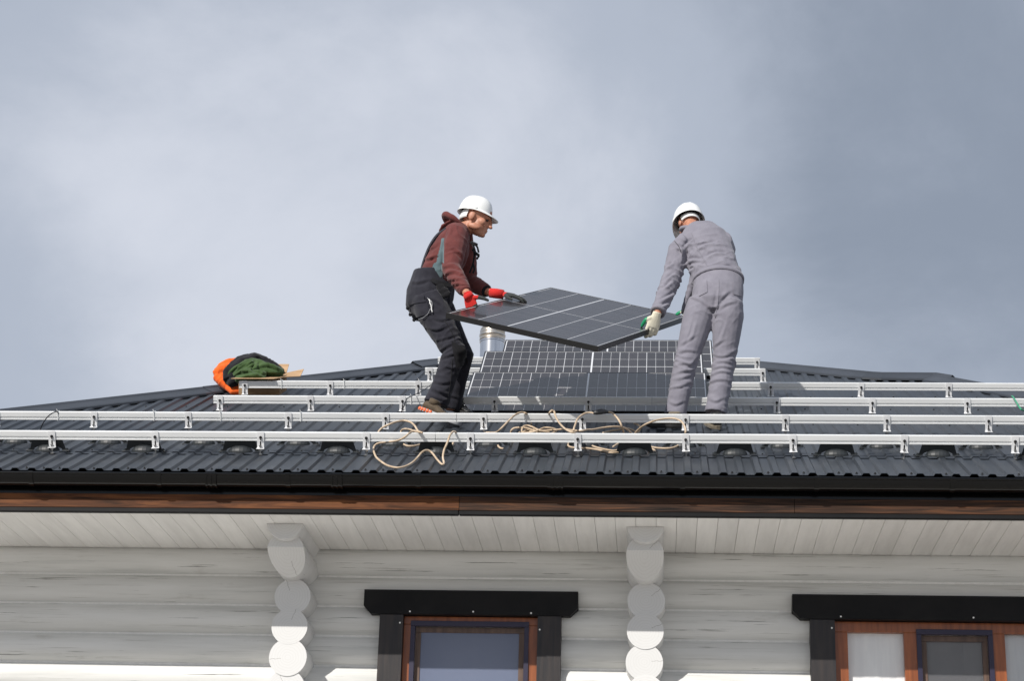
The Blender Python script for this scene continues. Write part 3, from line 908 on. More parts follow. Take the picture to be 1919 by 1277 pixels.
# ------------------------------------------------------------------ solar panels
def panel(A, B, T, mw, label, group=None, gx=(0, .0062, .0115, .0062, .0062), gyc=(.014, .0044, .0025)):
    """local frame: x across (0..B), y along (0..A), z up out of the glass"""
    p = bpy.data.objects.new('solar_panel', None); p.empty_display_size = .1
    COL.objects.link(p); tag(p, label, 'solar panel', group)
    p.matrix_basis = mw
    f = .011
    def pb(name, a, b, m, c=.0012): 
        o = put(name, MB().cbox(a, b, c).mesh(name), m); o.parent = p; return o
    fr = MB()
    fr.cbox((0, 0, -T), (f, A, .0015), .001); fr.cbox((B - f, 0, -T), (B, A, .0015), .001)
    fr.cbox((f, 0, -T), (B - f, f, .0015), .001); fr.cbox((f, A - f, -T), (B - f, A, .0015), .001)
    # return lips at the back
    fr.box((0, 0, -T), (.03, A, -T + .0022)); fr.box((B - .03, 0, -T), (B, A, -T + .0022))
    o = put('frame', fr.mesh('frame'), M['frame']); o.parent = p
    pb('backsheet', (f, f, -.007), (B - f, A - f, -.0012), M['backsheet'], .0004)
    mg = .020
    gy = [0] + [gyc[0] if i == 12 else (gyc[1] if i % 3 == 0 else gyc[2]) for i in range(1, 24)]
    cw = (B - 2 * mg - sum(gx)) / 5; ch = (A - 2 * mg - sum(gy)) / 24
    me = MB().box((0, 0, -.0014), (cw, ch, -.0004)).mesh('solar_cell'); me.materials.append(M['cell'])
    x = mg
    for i in range(5):
        x += gx[i]; y = mg
        for j in range(24):
            y += gy[j]
            c = put('solar_cell', me, None); c.location = (x, y, 0); c.parent = p
            y += ch
        x += cw
    return p
# stored panels, each tucked in low and leaning over the next rail
def stored(u0, v0, w0, tilt, label, A=1.88, B=1.045):
    s_ = (rw(0, math.cos(tilt), math.sin(tilt)) - rw(0, 0, 0)).normalized()
    n_ = Vector((1, 0, 0)).cross(s_)
    o = rw(u0, v0, w0) + s_ * B                         # top-left corner
    mw = Matrix((-s_, Vector((1, 0, 0)), n_)).transposed().to_4x4()
    return panel(A, B, .035, Matrix.Translation(o) @ mw, label, 'panels stored on the rails')
stored(-1.50, 2.622, .042, R(9.8), 'front stored solar panel, nearest the gutter, partly under the shadow')
stored(-1.505, 3.775, .063, R(11.4), 'middle stored solar panel, between the front one and the ridge one')
stored(-1.40, 4.77, .068, R(11.2), 'rearmost stored solar panel, next to the steel flue')
CA, CB = 1.88 * 1.1, 1.045 * 1.1
CO = Vector((-1.489, .603, 6.564))
CR = Euler((R(26.647), R(16.699), R(-11.434)), 'XYZ').to_matrix()
panel(CA, CB, .038, Matrix.Translation(CO) @ CR.to_4x4(), 'black framed solar panel carried by the two workers', None, (0, .0072, .014, .0072, .0072), (.012, .0036, .0028))
def cpt(s, t, z=0.0):                                   # point on the carried panel: s across, t along, 0..1
    return CO + CR @ Vector((s * CB, t * CA, z))
CN = CR @ Vector((0, 0, 1)); CXV = CR @ Vector((1, 0, 0)); CYV = CR @ Vector((0, 1, 0))

# ------------------------------------------------------------------ people
def head_frame(fwd, pitch, roll=0):
    f = Vector(fwd).normalized()
    s = Vector((0, 0, 1)).cross(f).normalized()         # to the person's left
    u = f.cross(s)
    rot = Matrix.Rotation(pitch, 3, s)
    f = rot @ f; u = rot @ u
    return f, s, u
def head_parts(mb, c, f, s, u, k=1.0):
    Mx = Matrix((f, s, u)).transposed()
    E = lambda p, r: mb.ell(c + Mx @ (Vector(p) * k), [q * k for q in r], Mx, 18, 12)
    E((-.008, 0, .030), (.100, .078, .098))
    E((.035, 0, -.045), (.060, .062, .070))
    E((.062, 0, -.088), (.030, .036, .030))
    E((.081, 0, -.101), (.018, .022, .017))
    E((.082, 0, .012), (.020, .052, .014))
    E((.104, 0, -.022), (.014, .010, .024)); E((.114, 0, -.036), (.013, .014, .011))
    E((.090, 0, -.064), (.013, .024, .008)); E((.088, 0, -.077), (.013, .021, .008))
    for sg in (-1, 1):
        E((.055, sg * .045, -.030), (.030, .022, .026))
        E((-.012, sg * .079, -.018), (.022, .009, .034))
        E((.02, sg * .052, -.075), (.045, .016, .022))
    return Mx
def helmet(parent, c, f, s, u, k=1.0):
    """c: centre of the head; shell with rim, visor and crown ribs"""
    Mx = Matrix((f, s, u)).transposed()
    NA, NE = 48, 14
    def P(a, e, g):
        ca, sa = math.cos(a), math.sin(a)
        rx, ry, h = .132 + g, .112 + g, .132 + g
        t = e ** .85
        rad = math.cos(t * math.pi / 2) ** .62
        z = h * math.sin(t * math.pi / 2)
        rib = .004 * max(0, 1 - abs(sa * ry * rad) / .016) * (1 if ca < .75 else .6) * min(1, t * 3) if g > 0 else 0
        rib += .003 * max(0, 1 - abs(abs(sa * ry * rad) - .045) / .012) * min(1, t * 3) if g > 0 else 0
        return Vector((rx * rad * ca, ry * rad * sa, z + .028 + rib)) * k
    rings = []
    def flange(a, ext, dz):
        ca, sa = math.cos(a), math.sin(a)
        vis = max(0, ca) ** 2.2
        e_ = .010 * ext + .056 * vis * ext
        rx, ry = .132 + e_ , .112 + .010 * ext + .012 * vis * ext
        return Vector((rx * ca, ry * sa, .028 - .012 * ext - dz - .022 * vis * ext)) * k
    inner = [[P(2 * math.pi * i / NA, e / NE, -.004) for i in range(NA)] for e in range(NE, -1, -1)]
    lip_in = [[flange(2 * math.pi * i / NA, 1.0, .005) for i in range(NA)]]
    lip_out = [[flange(2 * math.pi * i / NA, 1.02, .001) for i in range(NA)]]
    mid = [[flange(2 * math.pi * i / NA, .35, -.004) for i in range(NA)]]
    outer = [[P(2 * math.pi * i / NA, e / NE, .002) for i in range(NA)] for e in range(0, NE + 1)]
    rings = inner + lip_in + lip_out + mid + outer
    rings = [[c + Mx @ q for q in r] for r in rings]
    me = MB().loft(rings).mesh('helmet'); auto_smooth(me, 50)
    h = put('helmet', me, M['helmet'], parent)
    # suspension band and side clip
    band = [[c + Mx @ (Vector(((.105) * math.cos(2 * math.pi * i / 32), .088 * math.sin(2 * math.pi * i / 32), z)) * k) for i in range(32)] for z in (.022, .050)]
    put('head_band', MB().loft(band, False).mesh('head_band', True), M['rubber'], h)
    for sg in (-1, 1):
        mb = MB(); mb.ell(c + Mx @ (Vector((.01, sg * .116, .030)) * k), (.026, .006, .013), Mx)
        put('side_clip', mb.mesh('side_clip', True), M['white'], h)
    return h
def sweat_band(parent, c, f, s, u, m, k=1.0):
    Mx = Matrix((f, s, u)).transposed()
    rows = []
    for z, e in ((-.022, .0), (-.018, .006), (.0, .008), (.03, .006), (.06, .003)):
        rows.append([c + Mx @ (Vector((-.008 + (.094 + e) * math.cos(a), (.0755 + e) * math.sin(a), z + .03 * math.cos(a))) * k) for a in [R(112) + R(136) * i / 24 for i in range(25)]])
    put('cap', MB().loft(rows, False, False).mesh('cap', True), m, parent)

def hand(w, d, nrm, curls, thumb, k=1.0, spread=.010, thumb_side=1, tl=1.0):
    """glove: wrist w, direction d towards the knuckles, nrm out of the back of the hand;
    curls: bend of each of the four fingers (deg at the three joints); thumb: (direction, bend)"""
    w = Vector(w); d = Vector(d).normalized(); nrm = Vector(nrm); nrm = (nrm - d * nrm.dot(d)).normalized()
    sd = d.cross(nrm) * thumb_side                      # towards the thumb
    mb = MB()
    mb.limb([w - d * .03, w, w + d * .03, w + d * .065, w + d * .092], [(.027 * k, .022 * k), (.029 * k, .021 * k), (.038 * k, .019 * k), (.043 * k, .017 * k), (.041 * k, .015 * k)], sd, 14)
    L = [(.040, .026, .022), (.045, .029, .023), (.041, .027, .022), (.032, .021, .019)]
    tips = []
    for i in range(4):
        b = w + d * (.088 - .006 * abs(i - 1)) * k + sd * ((.031 - .0205 * i) * k)
        pts = [b - d * .02]; cur = Vector(b); dr = Vector(d) + sd * ((1.5 - i) * .05); dr.normalize(); pts.append(Vector(cur))
        for j in range(3):
            ax = dr.cross(nrm)
            ax = d.cross(nrm).normalized()
            dr = Matrix.Rotation(-R(curls[i][j]), 3, ax) @ dr
            cur = cur + dr * (L[i][j] * k); pts.append(Vector(cur))
        mb.tube(pts, [.0115 * k, .0115 * k, .0108 * k, .0098 * k, .0082 * k], 10)
        mb.ell(pts[-1], (.0082 * k,) * 3, None, 8, 5)
        tips.append(pts)
    td = Vector(thumb).normalized()
    b = w + d * .022 * k + sd * .030 * k
    p1 = b + (td * .6 + sd * .5).normalized() * .040 * k * tl; p2 = p1 + td * .034 * k * tl; p3 = p2 + (td * .95 + d * .25).normalized() * .026 * k * tl
    mb.tube([b - sd * .012, b, p1, p2, p3], [.014 * k, .0155 * k, .0135 * k, .0118 * k, .0092 * k], 10)
    mb.ell(p3, (.0092 * k,) * 3, None, 8, 5)
    tips.append([b, p1, p2, p3])
    return mb, tips

def shoe(parent, heel, toe, up, mats, k=1.0, sole_w=.047):
    """heel, toe: ends of the sole on its underside; up: shoe's own up"""
    h = Vector(heel); t = Vector(toe); f = (t - h); Ln = f.length; f.normalize()
    u = Vector(up); u = (u - f * u.dot(f)).normalized(); s = u.cross(f)
    Mx = Matrix((f, s, u)).transposed()
    def outline(x):                                     # half widths along the sole
        q = x / Ln
        return sole_w * (math.sin(math.pi * min(1, max(0, (q + .06) / .40)) * .5) if q < .34 else (.86 + .22 * math.sin(math.pi * (q - .34) / .72)) if q < .82 else (1.06 * math.sqrt(max(0, 1 - ((q - .82) / .185) ** 2))))
    N = 22
    xs = [Ln * i / (N - 1) for i in range(N)]
    lo = []; hi = []
    pts = [(x, outline(x)) for x in xs] + [(x, -outline(x)) for x in xs[::-1]]
    so = MB()
    ring = lambda z, g: [h + Mx @ Vector((x, y * g, z + .012 * max(0, (x / Ln - .75) / .25) ** 2)) for x, y in pts]
    so.loft([ring(0, .94), ring(.006, 1.0), ring(.022, 1.03), ring(.028, .98)])
    me = so.mesh('sole'); auto_smooth(me, 40)
    up_ = MB()
    secs = [(.02, .034, .085, .030), (.05, .037, .098, .034), (.09, .038, .098, .036), (.13, .039, .078, .037), (.17, .041, .062, .040), (.21, .042, .052, .042), (.245, .036, .044, .034), (.268, .02, .034, .02)]
    rings = []
    for x, wd, ht, _ in secs:
        x *= Ln / .28
        r_ = []
        for i in range(16):
            a = 2 * math.pi * i / 16
            y = wd * math.cos(a); z = .02 + (ht - .02) * (.5 + .5 * math.sin(a)) if True else 0
            y *= (1 if math.sin(a) < .2 else (1 - .35 * (math.sin(a) - .2)))
            r_.append(h + Mx @ Vector((x, y, z)))
        rings.append(r_)
    up_.loft(rings)
    me2 = remesh(up_, .006, 3)
    o = put('shoe', me2, mats[0], parent)
    put('sole', me, mats[1], o)
    # ankle collar
    c = h + Mx @ Vector((.07 * Ln / .28, 0, .095))
    col = MB().lathe([(.040, -.02), (.043, 0), (.043, .018), (.036, .022), (.034, 0)], c, u, 16)
    put('collar', col.mesh('collar', True), mats[0], o)
    # heel pods on both flanks and the heel
    if len(mats) > 2:
        for a in range(5):
            for sg in (-1, 1):
                x = .012 + a * .027
                e_ = MB(); e_.ell(h + Mx @ Vector((x, sg * (outline(x) + .001), .015)), (.0125, .008, .0145), Mx, 10, 6)
                put('heel_pod', e_.mesh('heel_pod', True), mats[2], o)
    # laces
    lc = MB()
    for i in range(5):
        x = (.115 + .018 * i) * Ln / .28; zt = .092 - .0095 * i
        lc.tube([h + Mx @ Vector((x, -.022, zt - .006)), h + Mx @ Vector((x + .006, 0, zt + .004)), h + Mx @ Vector((x, .022, zt - .006))], .0028, 6)
    put('laces', lc.mesh('laces', True), M['rubber'], o)
    return o

# ---------------- the worker on the left, in profile
pl = empty('person', at(850, 790, 1.40), None, 'person in maroon hooded sweatshirt, charcoal overalls and white helmet lifting the panel', 'person')
S1 = Vector((0.06, -1, 0)).normalized()                 # his right side, towards the camera
hipN, hipF = at(803, 566, 1.44), at(812, 566, 1.66)
kneN, kneF = at(852, 662, 1.40), at(866, 668, 1.70)
ankN, ankF = at(820, 750, 1.42), at(844, 757, 1.80)
pel = at(806, 556, 1.55); wai = at(817, 518, 1.54); che = at(840, 474, 1.49); nek = at(868, 428, 1.47)
shN, shF = at(856, 443, 1.31), at(868, 445, 1.64)
elN, elF = at(846, 506, 1.21), at(878, 528, 1.68)
tN, tF = .245, .525
hN, hF = cpt(0, tN), cpt(0, tF)                         # where the hands meet the edge
wrN = at(876, 552, hN.y - .01); wrF = at(918, 549, hF.y)
h1c = at(894, 407.5, 1.46)
f1, s1, u1 = head_frame((1, -.10, 0), R(20))
bodym = MB()
head_parts(bodym, h1c - u1 * .006, f1, s1, u1, 1.17)
bodym.limb([h1c - u1 * .05 - f1 * .02, h1c - u1 * .10 - f1 * .03, nek, che], [(.056, .06), (.057, .06), (.07, .07), (.13, .09)], S1)
bodym.limb([che, wai, pel, pel - Vector((0, 0, .07))], [(.15, .11), (.14, .11), (.15, .12), (.12, .09)], S1)
for a, b, c in ((shN, elN, wrN), (shF, elF, wrF)):
    bodym.limb([che.lerp(a, .5), a, a.lerp(b, .5), b, b.lerp(c, .4), c], [.07, .055, .048, .042, .040, .028], S1)
for a, b, c in ((hipN, kneN, ankN), (hipF, kneF, ankF)):
    bodym.limb([a, a.lerp(b, .5), b, b.lerp(c, .35), c, c - Vector((0, 0, .05))], [.09, .08, .058, .058, .036, .036], S1)
for w_, h_ in ((wrN, hN), (wrF, hF)):
    bodym.limb([w_, w_.lerp(h_, .35)], [.026, .022], S1)
put('body', remesh(bodym, .0065, 2), M['skin'], pl)
for sg in (-1, 1):
    put('eye', MB().ell(h1c + f1 * .098 + s1 * (sg * .035) + u1 * -.013, (.011, .011, .009)).mesh('eye', True), M['eye'], pl)

# hooded sweatshirt
hd = MB()
hd.limb([at(868, 424, 1.47), at(860, 436, 1.47), at(850, 456, 1.475), at(838, 482, 1.49), at(826, 508, 1.52), at(815, 535, 1.55)],
        [(.075, .065), (.155, .095), (.185, .130), (.185, .148), (.175, .142), (.17, .135)], S1, 20)
for a, b, c, kk in ((shN, elN, wrN, 1.0), (shF, elF, wrF, 1.0)):
    inner = a.lerp(che, .45)
    hd.limb([inner, a, a.lerp(b, .35), a.lerp(b, .75), b, b.lerp(c, .3), b.lerp(c, .65), b.lerp(c, .84)], [.095, .092, .086, .078, .073, .066, .056, .049], S1, 16)
me = remesh(hd, .0075, 4)
wrinkle(me, .004, 7, [(elN, elN - shN, .13, .008, 16), (elF, elF - shF, .12, .007, 16), (elN.lerp(wrN, .7), wrN - elN, .09, .007, 24), (shN, Vector((1, 0, .6)), .12, .006, 12), (at(800, 505, 1.4), Vector((.6, 0, 1)), .13, .007, 13), (at(866, 500, 1.5), Vector((-.5, 0, 1)), .12, .006, 14)], 1.3)
me.materials.append(M['maroon']); me.materials.append(M['teal'])
pa, pb_ = at(831, 448, 1.3), at(822, 520, 1.35)
for p in me.polygons:                                   # grey side gusset under the arm
    c = p.center
    if c.y < 1.46:
        v_ = CAM + (c - CAM)
        q = (c - CAM); d_ = q.dot(_f); sx = CX + F_PX * q.dot(_r) / d_; sy = CY + F_PX * q.dot(_d) / d_
        t = (sy - 446) / 78
        if 0 < t < 1:
            cx_ = 830 - 9 * t + (-4 if t > .6 else 0); wd = 2 + 11 * t ** 1.3
            if abs(sx - cx_) < wd: p.material_index = 1
crease(me, [[(830, 505), (848, 501), (862, 509)], [(833, 518), (852, 513), (868, 520)], [(838, 531), (852, 527), (866, 529)], [(836, 440), (831, 458), (829, 494)], [(792, 490), (806, 488), (818, 482)], [(789, 507), (800, 511), (810, 516)], [(848, 470), (858, 476), (866, 486)], [(845, 540), (858, 535), (870, 538)], [(803, 470), (812, 466), (822, 458)]], .012)
hood_o = put('hooded_sweatshirt', me, None, pl)
# hood lying on the shoulders
hb = MB()
ring = []
for i in range(20):
    a = math.pi * (.12 + 1.76 * i / 19)
    ring.append(at(866, 424, 1.47) + Vector((-.085 * abs(math.sin(a / 2)) * 1.0 + .052 * math.cos(a), .098 * math.sin(a), .012 + .02 * math.sin(a / 2) - .05 * math.cos(a))))
hb.tube(ring, [.013 + .012 * math.sin(math.pi * i / 19) for i in range(20)], 12)
hb.limb([at(840, 424, 1.47), at(832, 428, 1.475), at(826, 436, 1.48)], [(.07, .016), (.085, .020), (.06, .014)], S1)
hb.limb([at(856, 419, 1.47), at(842, 423, 1.47), at(830, 430, 1.475)], [(.08, .018), (.09, .022), (.08, .018)], S1)
me = remesh(hb, .007, 4); wrinkle(me, .006, 14, [], 4.0)
put('hood', me, M['maroon'], hood_o)
# cuffs
for b, c in ((elN, wrN), (elF, wrF)):
    q0, q1 = b.lerp(c, .80), b.lerp(c, .90)
    put('cuff', MB().tube([q0, q0.lerp(q1, .5), q1], [.045, .046, .041], 18).mesh('cuff', True), M['maroon'] if c is wrN else M['black_cloth'], hood_o)
# draw-cords, chest strap and buckles hanging in front
st = MB()
for pts in ([(884, 452), (889, 470), (887, 492), (880, 512)], [(881, 455), (893, 461), (897, 473)], [(885, 468), (896, 478), (894, 486)], [(886, 492), (889, 505), (886, 512)]):
    st.tube(catmull([at(x, y, 1.42) for x, y in pts], 4), .0075, 8)
st.cbox((-.02, -.006, -.012), (.02, .006, .012), .003, lambda x, y, z: at(891, 458, 1.41) + Vector((x * .8 + z * .3, y, z - x * .4)))
st.cbox((-.024, -.008, -.012), (.024, .008, .012), .003, lambda x, y, z: at(893, 476, 1.41) + Vector((x, y, z - x * .6)))
put('chest_strap', st.mesh('chest_strap', True), M['black_cloth'], pl)

# overalls: legs, seat, high back and bib
ov = MB()
ov.limb([at(812, 508, 1.525), at(811, 530, 1.545), at(806, 552, 1.55), at(803, 574, 1.55), at(806, 590, 1.55)],
        [(.178, .148), (.188, .170), (.195, .182), (.19, .172), (.15, .13)], S1, 22)
for a, b, c, kk in ((hipN, kneN, ankN, 1), (hipF, kneF, ankF, .98)):
    e_ = c - (b - c).normalized() * .035
    ov.limb([a + Vector((0, 0, .03)), a.lerp(b, .2), a.lerp(b, .5), a.lerp(b, .8), b, b.lerp(c, .2), b.lerp(c, .5), b.lerp(c, .8), c, e_],
            [r_ * kk for r_ in (.120, .130, .111, .094, .091, .083, .080, .083, .091, .096)], S1, 18)
me = remesh(ov, .0075, 3)
wrinkle(me, .004, 6, [(hipN.lerp(kneN, .5), Vector((.9, 0, -.6)), .16, .007, 10), (kneN, Vector((.4, 0, -1)), .15, .008, 15), (kneF, Vector((.4, 0, -1)), .13, .007, 15), (kneN.lerp(ankN, .85), Vector((0, 0, 1)), .11, .007, 16), (hipN + Vector((.1, -.05, -.03)), Vector((1, 0, .8)), .14, .007, 14), (at(836, 700, 1.4), Vector((.2, 0, 1)), .10, .005, 18)], 2.2)
crease(me, [[(766, 532), (785, 533), (806, 527)], [(800, 562), (812, 566), (826, 576)], [(822, 664), (842, 651), (866, 644)], [(815, 643), (836, 638), (860, 630)], [(826, 676), (848, 668), (872, 664)], [(806, 731), (832, 742), (858, 750)], [(806, 716), (826, 722), (846, 720)], [(800, 618), (820, 622), (846, 612)], [(832, 690), (850, 694), (868, 690)], [(802, 742), (818, 750), (838, 756)], [(812, 600), (830, 604), (850, 596)]], .009)
ov_o = put('overalls', me, M['navy_cloth'], pl)
# shoulder strap over the back, belt, pockets
def surf(px, py, Y0, obj_mesh=None, lift=.0): return at(px, py, Y0)
def strip_on(pts, wd, th, name, m, parent, nrm=S1):
    P_l = catmull(pts, 4); rings = []
    for i, p in enumerate(P_l):
        t = (P_l[min(i + 1, len(P_l) - 1)] - P_l[max(i - 1, 0)]).normalized()
        n_ = (nrm - t * nrm.dot(t)).normalized(); b_ = t.cross(n_)
        rings.append([p + b_ * wd + n_ * th, p - b_ * wd + n_ * th, p - b_ * wd - n_ * th, p + b_ * wd - n_ * th])
    return put(name, MB().loft(rings).mesh(name), m, parent)
strip_on([at(789, 507, 1.49), at(796, 484, 1.44), at(806, 460, 1.40), at(819, 441, 1.37), at(836, 428, 1.36)], .017, .005, 'shoulder_strap', M['navy_cloth'], ov_o, Vector((-.75, -.6, .3)))
strip_on([at(809, 524, 1.365), at(818, 529, 1.355), at(832, 533, 1.365), at(846, 535, 1.395)], .016, .006, 'belt', M['black_cloth'], ov_o)
bl = MB()
for x, y, r_ in ((825, 536, .034), (832, 545, .032), (822, 548, .03), (838, 552, .028), (828, 557, .024)):
    bl.ell(at(x, y, 1.365), (r_, .016, r_ * .9), None, 12, 8)
me = remesh(bl, .007, 2); wrinkle(me, .006, 30, [], .5)
put('tool_pouch', me, M['black_cloth'], ov_o)
def ray_hit_y(me, px, py):
    """nearest surface of a mesh along the line of sight, used to seat pockets and seams on the cloth"""
    from mathutils.bvhtree import BVHTree
    if not hasattr(ray_hit_y, 'c'): ray_hit_y.c = {}
    if me.name not in ray_hit_y.c:
        ray_hit_y.c[me.name] = BVHTree.FromPolygons([v.co for v in me.vertices], [tuple(p.vertices) for p in me.polygons])
    d = ray(px, py).normalized()
    loc, nr, idx, dist = ray_hit_y.c[me.name].ray_cast(CAM, d)
    return (loc, nr) if loc else (None, None)
def patch(me, poly, name, m, parent, lift=.006, n=10):
    """flap of cloth following the garment's surface inside a four-sided outline"""
    rows = []
    for j in range(n + 1):
        r_ = []
        for i in range(n + 1):
            s_, t_ = i / n, j / n
            a = Vector(poly[0]).lerp(Vector(poly[1]), s_); b = Vector(poly[3]).lerp(Vector(poly[2]), s_)
            q = a.lerp(b, t_); loc, nr = ray_hit_y(me, q.x, q.y)
            if loc is None: return None
            r_.append(loc + nr * lift)
        rows.append(r_)
    mb = MB().loft(rows, False, False)
    low = [[p - (CAM - p).normalized() * -(-lift - .004) for p in r_] for r_ in rows]
    # close the rim
    rim_t = rows[0] + [r_[-1] for r_ in rows[1:]] + rows[-1][::-1][1:] + [r_[0] for r_ in rows[::-1][1:-1]]
    away = -(CAM - rim_t[0]).normalized()
    rim_b = [p + away * (lift + .006) for p in rim_t]
    mb.loft([rim_t, rim_b], False, True)
    return put(name, mb.mesh(name, True), m, parent)
def stitch(me, pts, name, m, parent, r_=.0022, lift=.004):
    out = []
    for q in catmull([Vector((x, y, 0)) for x, y in pts], 5):
        loc, nr = ray_hit_y(me, q.x, q.y)
        if loc is not None: out.append(loc + nr * lift)
    if len(out) > 2: put(name, MB().tube(out, r_, 6).mesh(name, True), m, parent)
patch(me := ov_o.data, [(768, 566), (799, 560), (808, 588), (776, 596)], 'thigh_pocket', M['navy_cloth'], ov_o, .009)
patch(ov_o.data, [(765, 552), (795, 556), (800, 567), (768, 571)], 'pocket_flap', M['navy_cloth'], ov_o, .015)
stitch(ov_o.data, [(772, 585), (776, 597), (784, 599), (797, 594), (806, 584), (809, 570), (801, 560)], 'piping', M['grey_sole'], ov_o, .0022, .011)
stitch(ov_o.data, [(803, 562), (808, 575), (810, 586)], 'reflective_tab', M['white'], ov_o, .0042, .011)
stitch(ov_o.data, [(832, 600), (842, 615), (850, 632), (853, 646)], 'side_seam', M['black_cloth'], ov_o, .0025, .002)
stitch(ov_o.data, [(848, 672), (846, 700), (843, 725), (838, 750)], 'side_seam', M['black_cloth'], ov_o, .0025, .002)
patch(ov_o.data, [(846, 640), (872, 655), (876, 682), (854, 690)], 'knee_patch', M['black_cloth'], ov_o, .007)
for x, y in ((763, 578), (768, 590), (775, 600), (784, 612), (794, 624)):
    loc, nr = ray_hit_y(ov_o.data, x + 6, y)
    if loc is not None: put('tool_loop', MB().ell(loc + Vector((-.02, -.004, 0)), (.014, .012, .016), None, 10, 6).mesh('tool_loop', True), M['black_cloth'], ov_o)
helmet(pl, h1c + Vector((-.022, 0, .008)), *head_frame((1, -.06, 0), R(13)), .97)
sweat_band(pl, h1c - u1 * .006, f1, s1, u1, M['white'], 1.17)

def glove(parent, mb, tips, m, cuff=None, tipmat=None, name='glove', voxel=.0045, dip=None):
    me = remesh(mb, voxel, 2)
    me.materials.append(m)
    if tipmat:
        me.materials.append(tipmat)
        for p in me.polygons:
            if dip(p.center): p.material_index = 1
    return put(name, me, None, parent)
# near hand: thumb on the glass, fingers under the frame
fing = [(20, 60, 40)] * 4
dN = (hN + CN * -.028 - wrN).normalized()
mbg, tg = hand(wrN + (hN - wrN) * .12, (hN - CN * .03 - CXV * .012) - wrN, -CXV * .45 + Vector((0, -.85, .15)), [(18, 50, 35), (18, 52, 35), (20, 54, 35), (24, 55, 35)], CXV * 1.0 + CYV * .1 - CN * .05, 1.15, thumb_side=-1)
g1 = glove(pl, mbg, tg, M['red_glove'], None, M['dark_glove'], dip=lambda c: (c - wrN).dot((hN - wrN).normalized()) > .098 or (c - hN).dot(CXV) > .018)
put('cuff', MB().tube([wrN.lerp(hN, -.02), wrN.lerp(hN, .14), wrN.lerp(hN, .34)], [.036, .038, .040], 16).mesh('cuff', True), M['red_glove'], g1)
# far hand: laid over the frame with the fingers along the glass
kF = wrF.lerp(hF + CN * .03, .5)
mbg, tg = hand(wrF + (hF - wrF) * .25, CXV * 1.0 + CYV * .25 + CN * .05, CN, [(12, 18, 12), (8, 16, 12), (10, 16, 12), (14, 18, 12)], CXV * .8 - CYV * .5 - CN * .1, 1.05, thumb_side=1)
off = (hF + CN * .030 - CXV * .02) - (wrF + (hF - wrF) * .25)
mbg.v = [tuple(Vector(v) + off) for v in mbg.v]
g2 = glove(pl, mbg, tg, M['red_glove'], None, M['dark_glove'], dip=lambda c: (c - hF).dot(CXV) > .012)
put('cuff', MB().tube([wrF, wrF.lerp(hF + CN * .03 - CXV * .03, .6), hF + CN * .03 - CXV * .015], [.036, .038, .036], 16).mesh('cuff', True), M['red_glove'], g2)
# shoes: near one up on its toes, far one flat
toeN = on_roof(861, 802, .018); 
heelN = at(784, 769, 1.37)
shoe(pl, heelN, toeN, Vector((.35, -.1, 1)), (M['shoe'], M['grey_sole'], M['orange_sole']))
toeF = on_roof(886, 783, .018); heelF = toeF + Vector((-.20, .14, .105))
shoe(pl, heelF, toeF, Vector((.2, -.3, 1)), (M['shoe_black'], M['rubber']))

# ---------------- the worker on the right, seen from behind
pr = empty('person', on_roof(1305, 803, .02), None, 'person in grey work suit and white helmet with back turned, gripping the panel edge', 'person')
S2 = Vector((-1, .12, 0)).normalized()                  # his left
hipL, hipR = at(1316, 572, 1.44), at(1366, 572, 1.40)
kneL, kneR = at(1284, 684, 1.40), at(1357, 680, 1.44)
ankL, ankR = at(1266, 774, 1.42), at(1342, 770, 1.44)
pel = at(1343, 556, 1.46); wai = at(1340, 515, 1.53); che = at(1324, 468, 1.62); nek = at(1300, 438, 1.74)
shL, shR = at(1277, 458, 1.62), at(1358, 454, 1.66)
elL, elR = at(1259, 522, 1.55), at(1352, 520, 1.92)
hL = cpt(1, .55); hR = cpt(1, .93)
wrL = at(1231, 590, hL.y - .02); wrR = hR + Vector((.10, .02, .10))
h2c = at(1291, 420, 1.80)
f2, s2, u2 = head_frame((-.28, 1, 0), R(38))
bodym = MB()
head_parts(bodym, h2c, f2, s2, u2)
bodym.limb([h2c - u2 * .05 - f2 * .02, h2c - u2 * .10 - f2 * .03, nek, che], [(.056, .06), (.057, .06), (.075, .07), (.13, .09)], S2)
bodym.limb([che, wai, pel, pel - Vector((0, 0, .07))], [(.15, .10), (.135, .10), (.15, .11), (.12, .09)], S2)
for a, b, c in ((shL, elL, wrL), (shR, elR, wrR)):
    bodym.limb([che.lerp(a, .5), a, a.lerp(b, .5), b, b.lerp(c, .4), c], [.07, .055, .048, .042, .040, .028], S2)
for a, b, c in ((hipL, kneL, ankL), (hipR, kneR, ankR)):
    bodym.limb([a, a.lerp(b, .5), b, b.lerp(c, .35), c, c - Vector((0, 0, .05))], [.09, .078, .056, .056, .036, .036], S2)
for w_, h_ in ((wrL, hL), (wrR, hR)):
    bodym.limb([w_, w_.lerp(h_, .35)], [.026, .022], S2)
put('body', remesh(bodym, .0065, 2), M['skin'], pr)
for sg in (-1, 1):
    put('eye', MB().ell(h2c + f2 * .083 + s2 * (sg * .030) + u2 * -.006, (.011, .011, .009)).mesh('eye', True), M['eye'], pr)
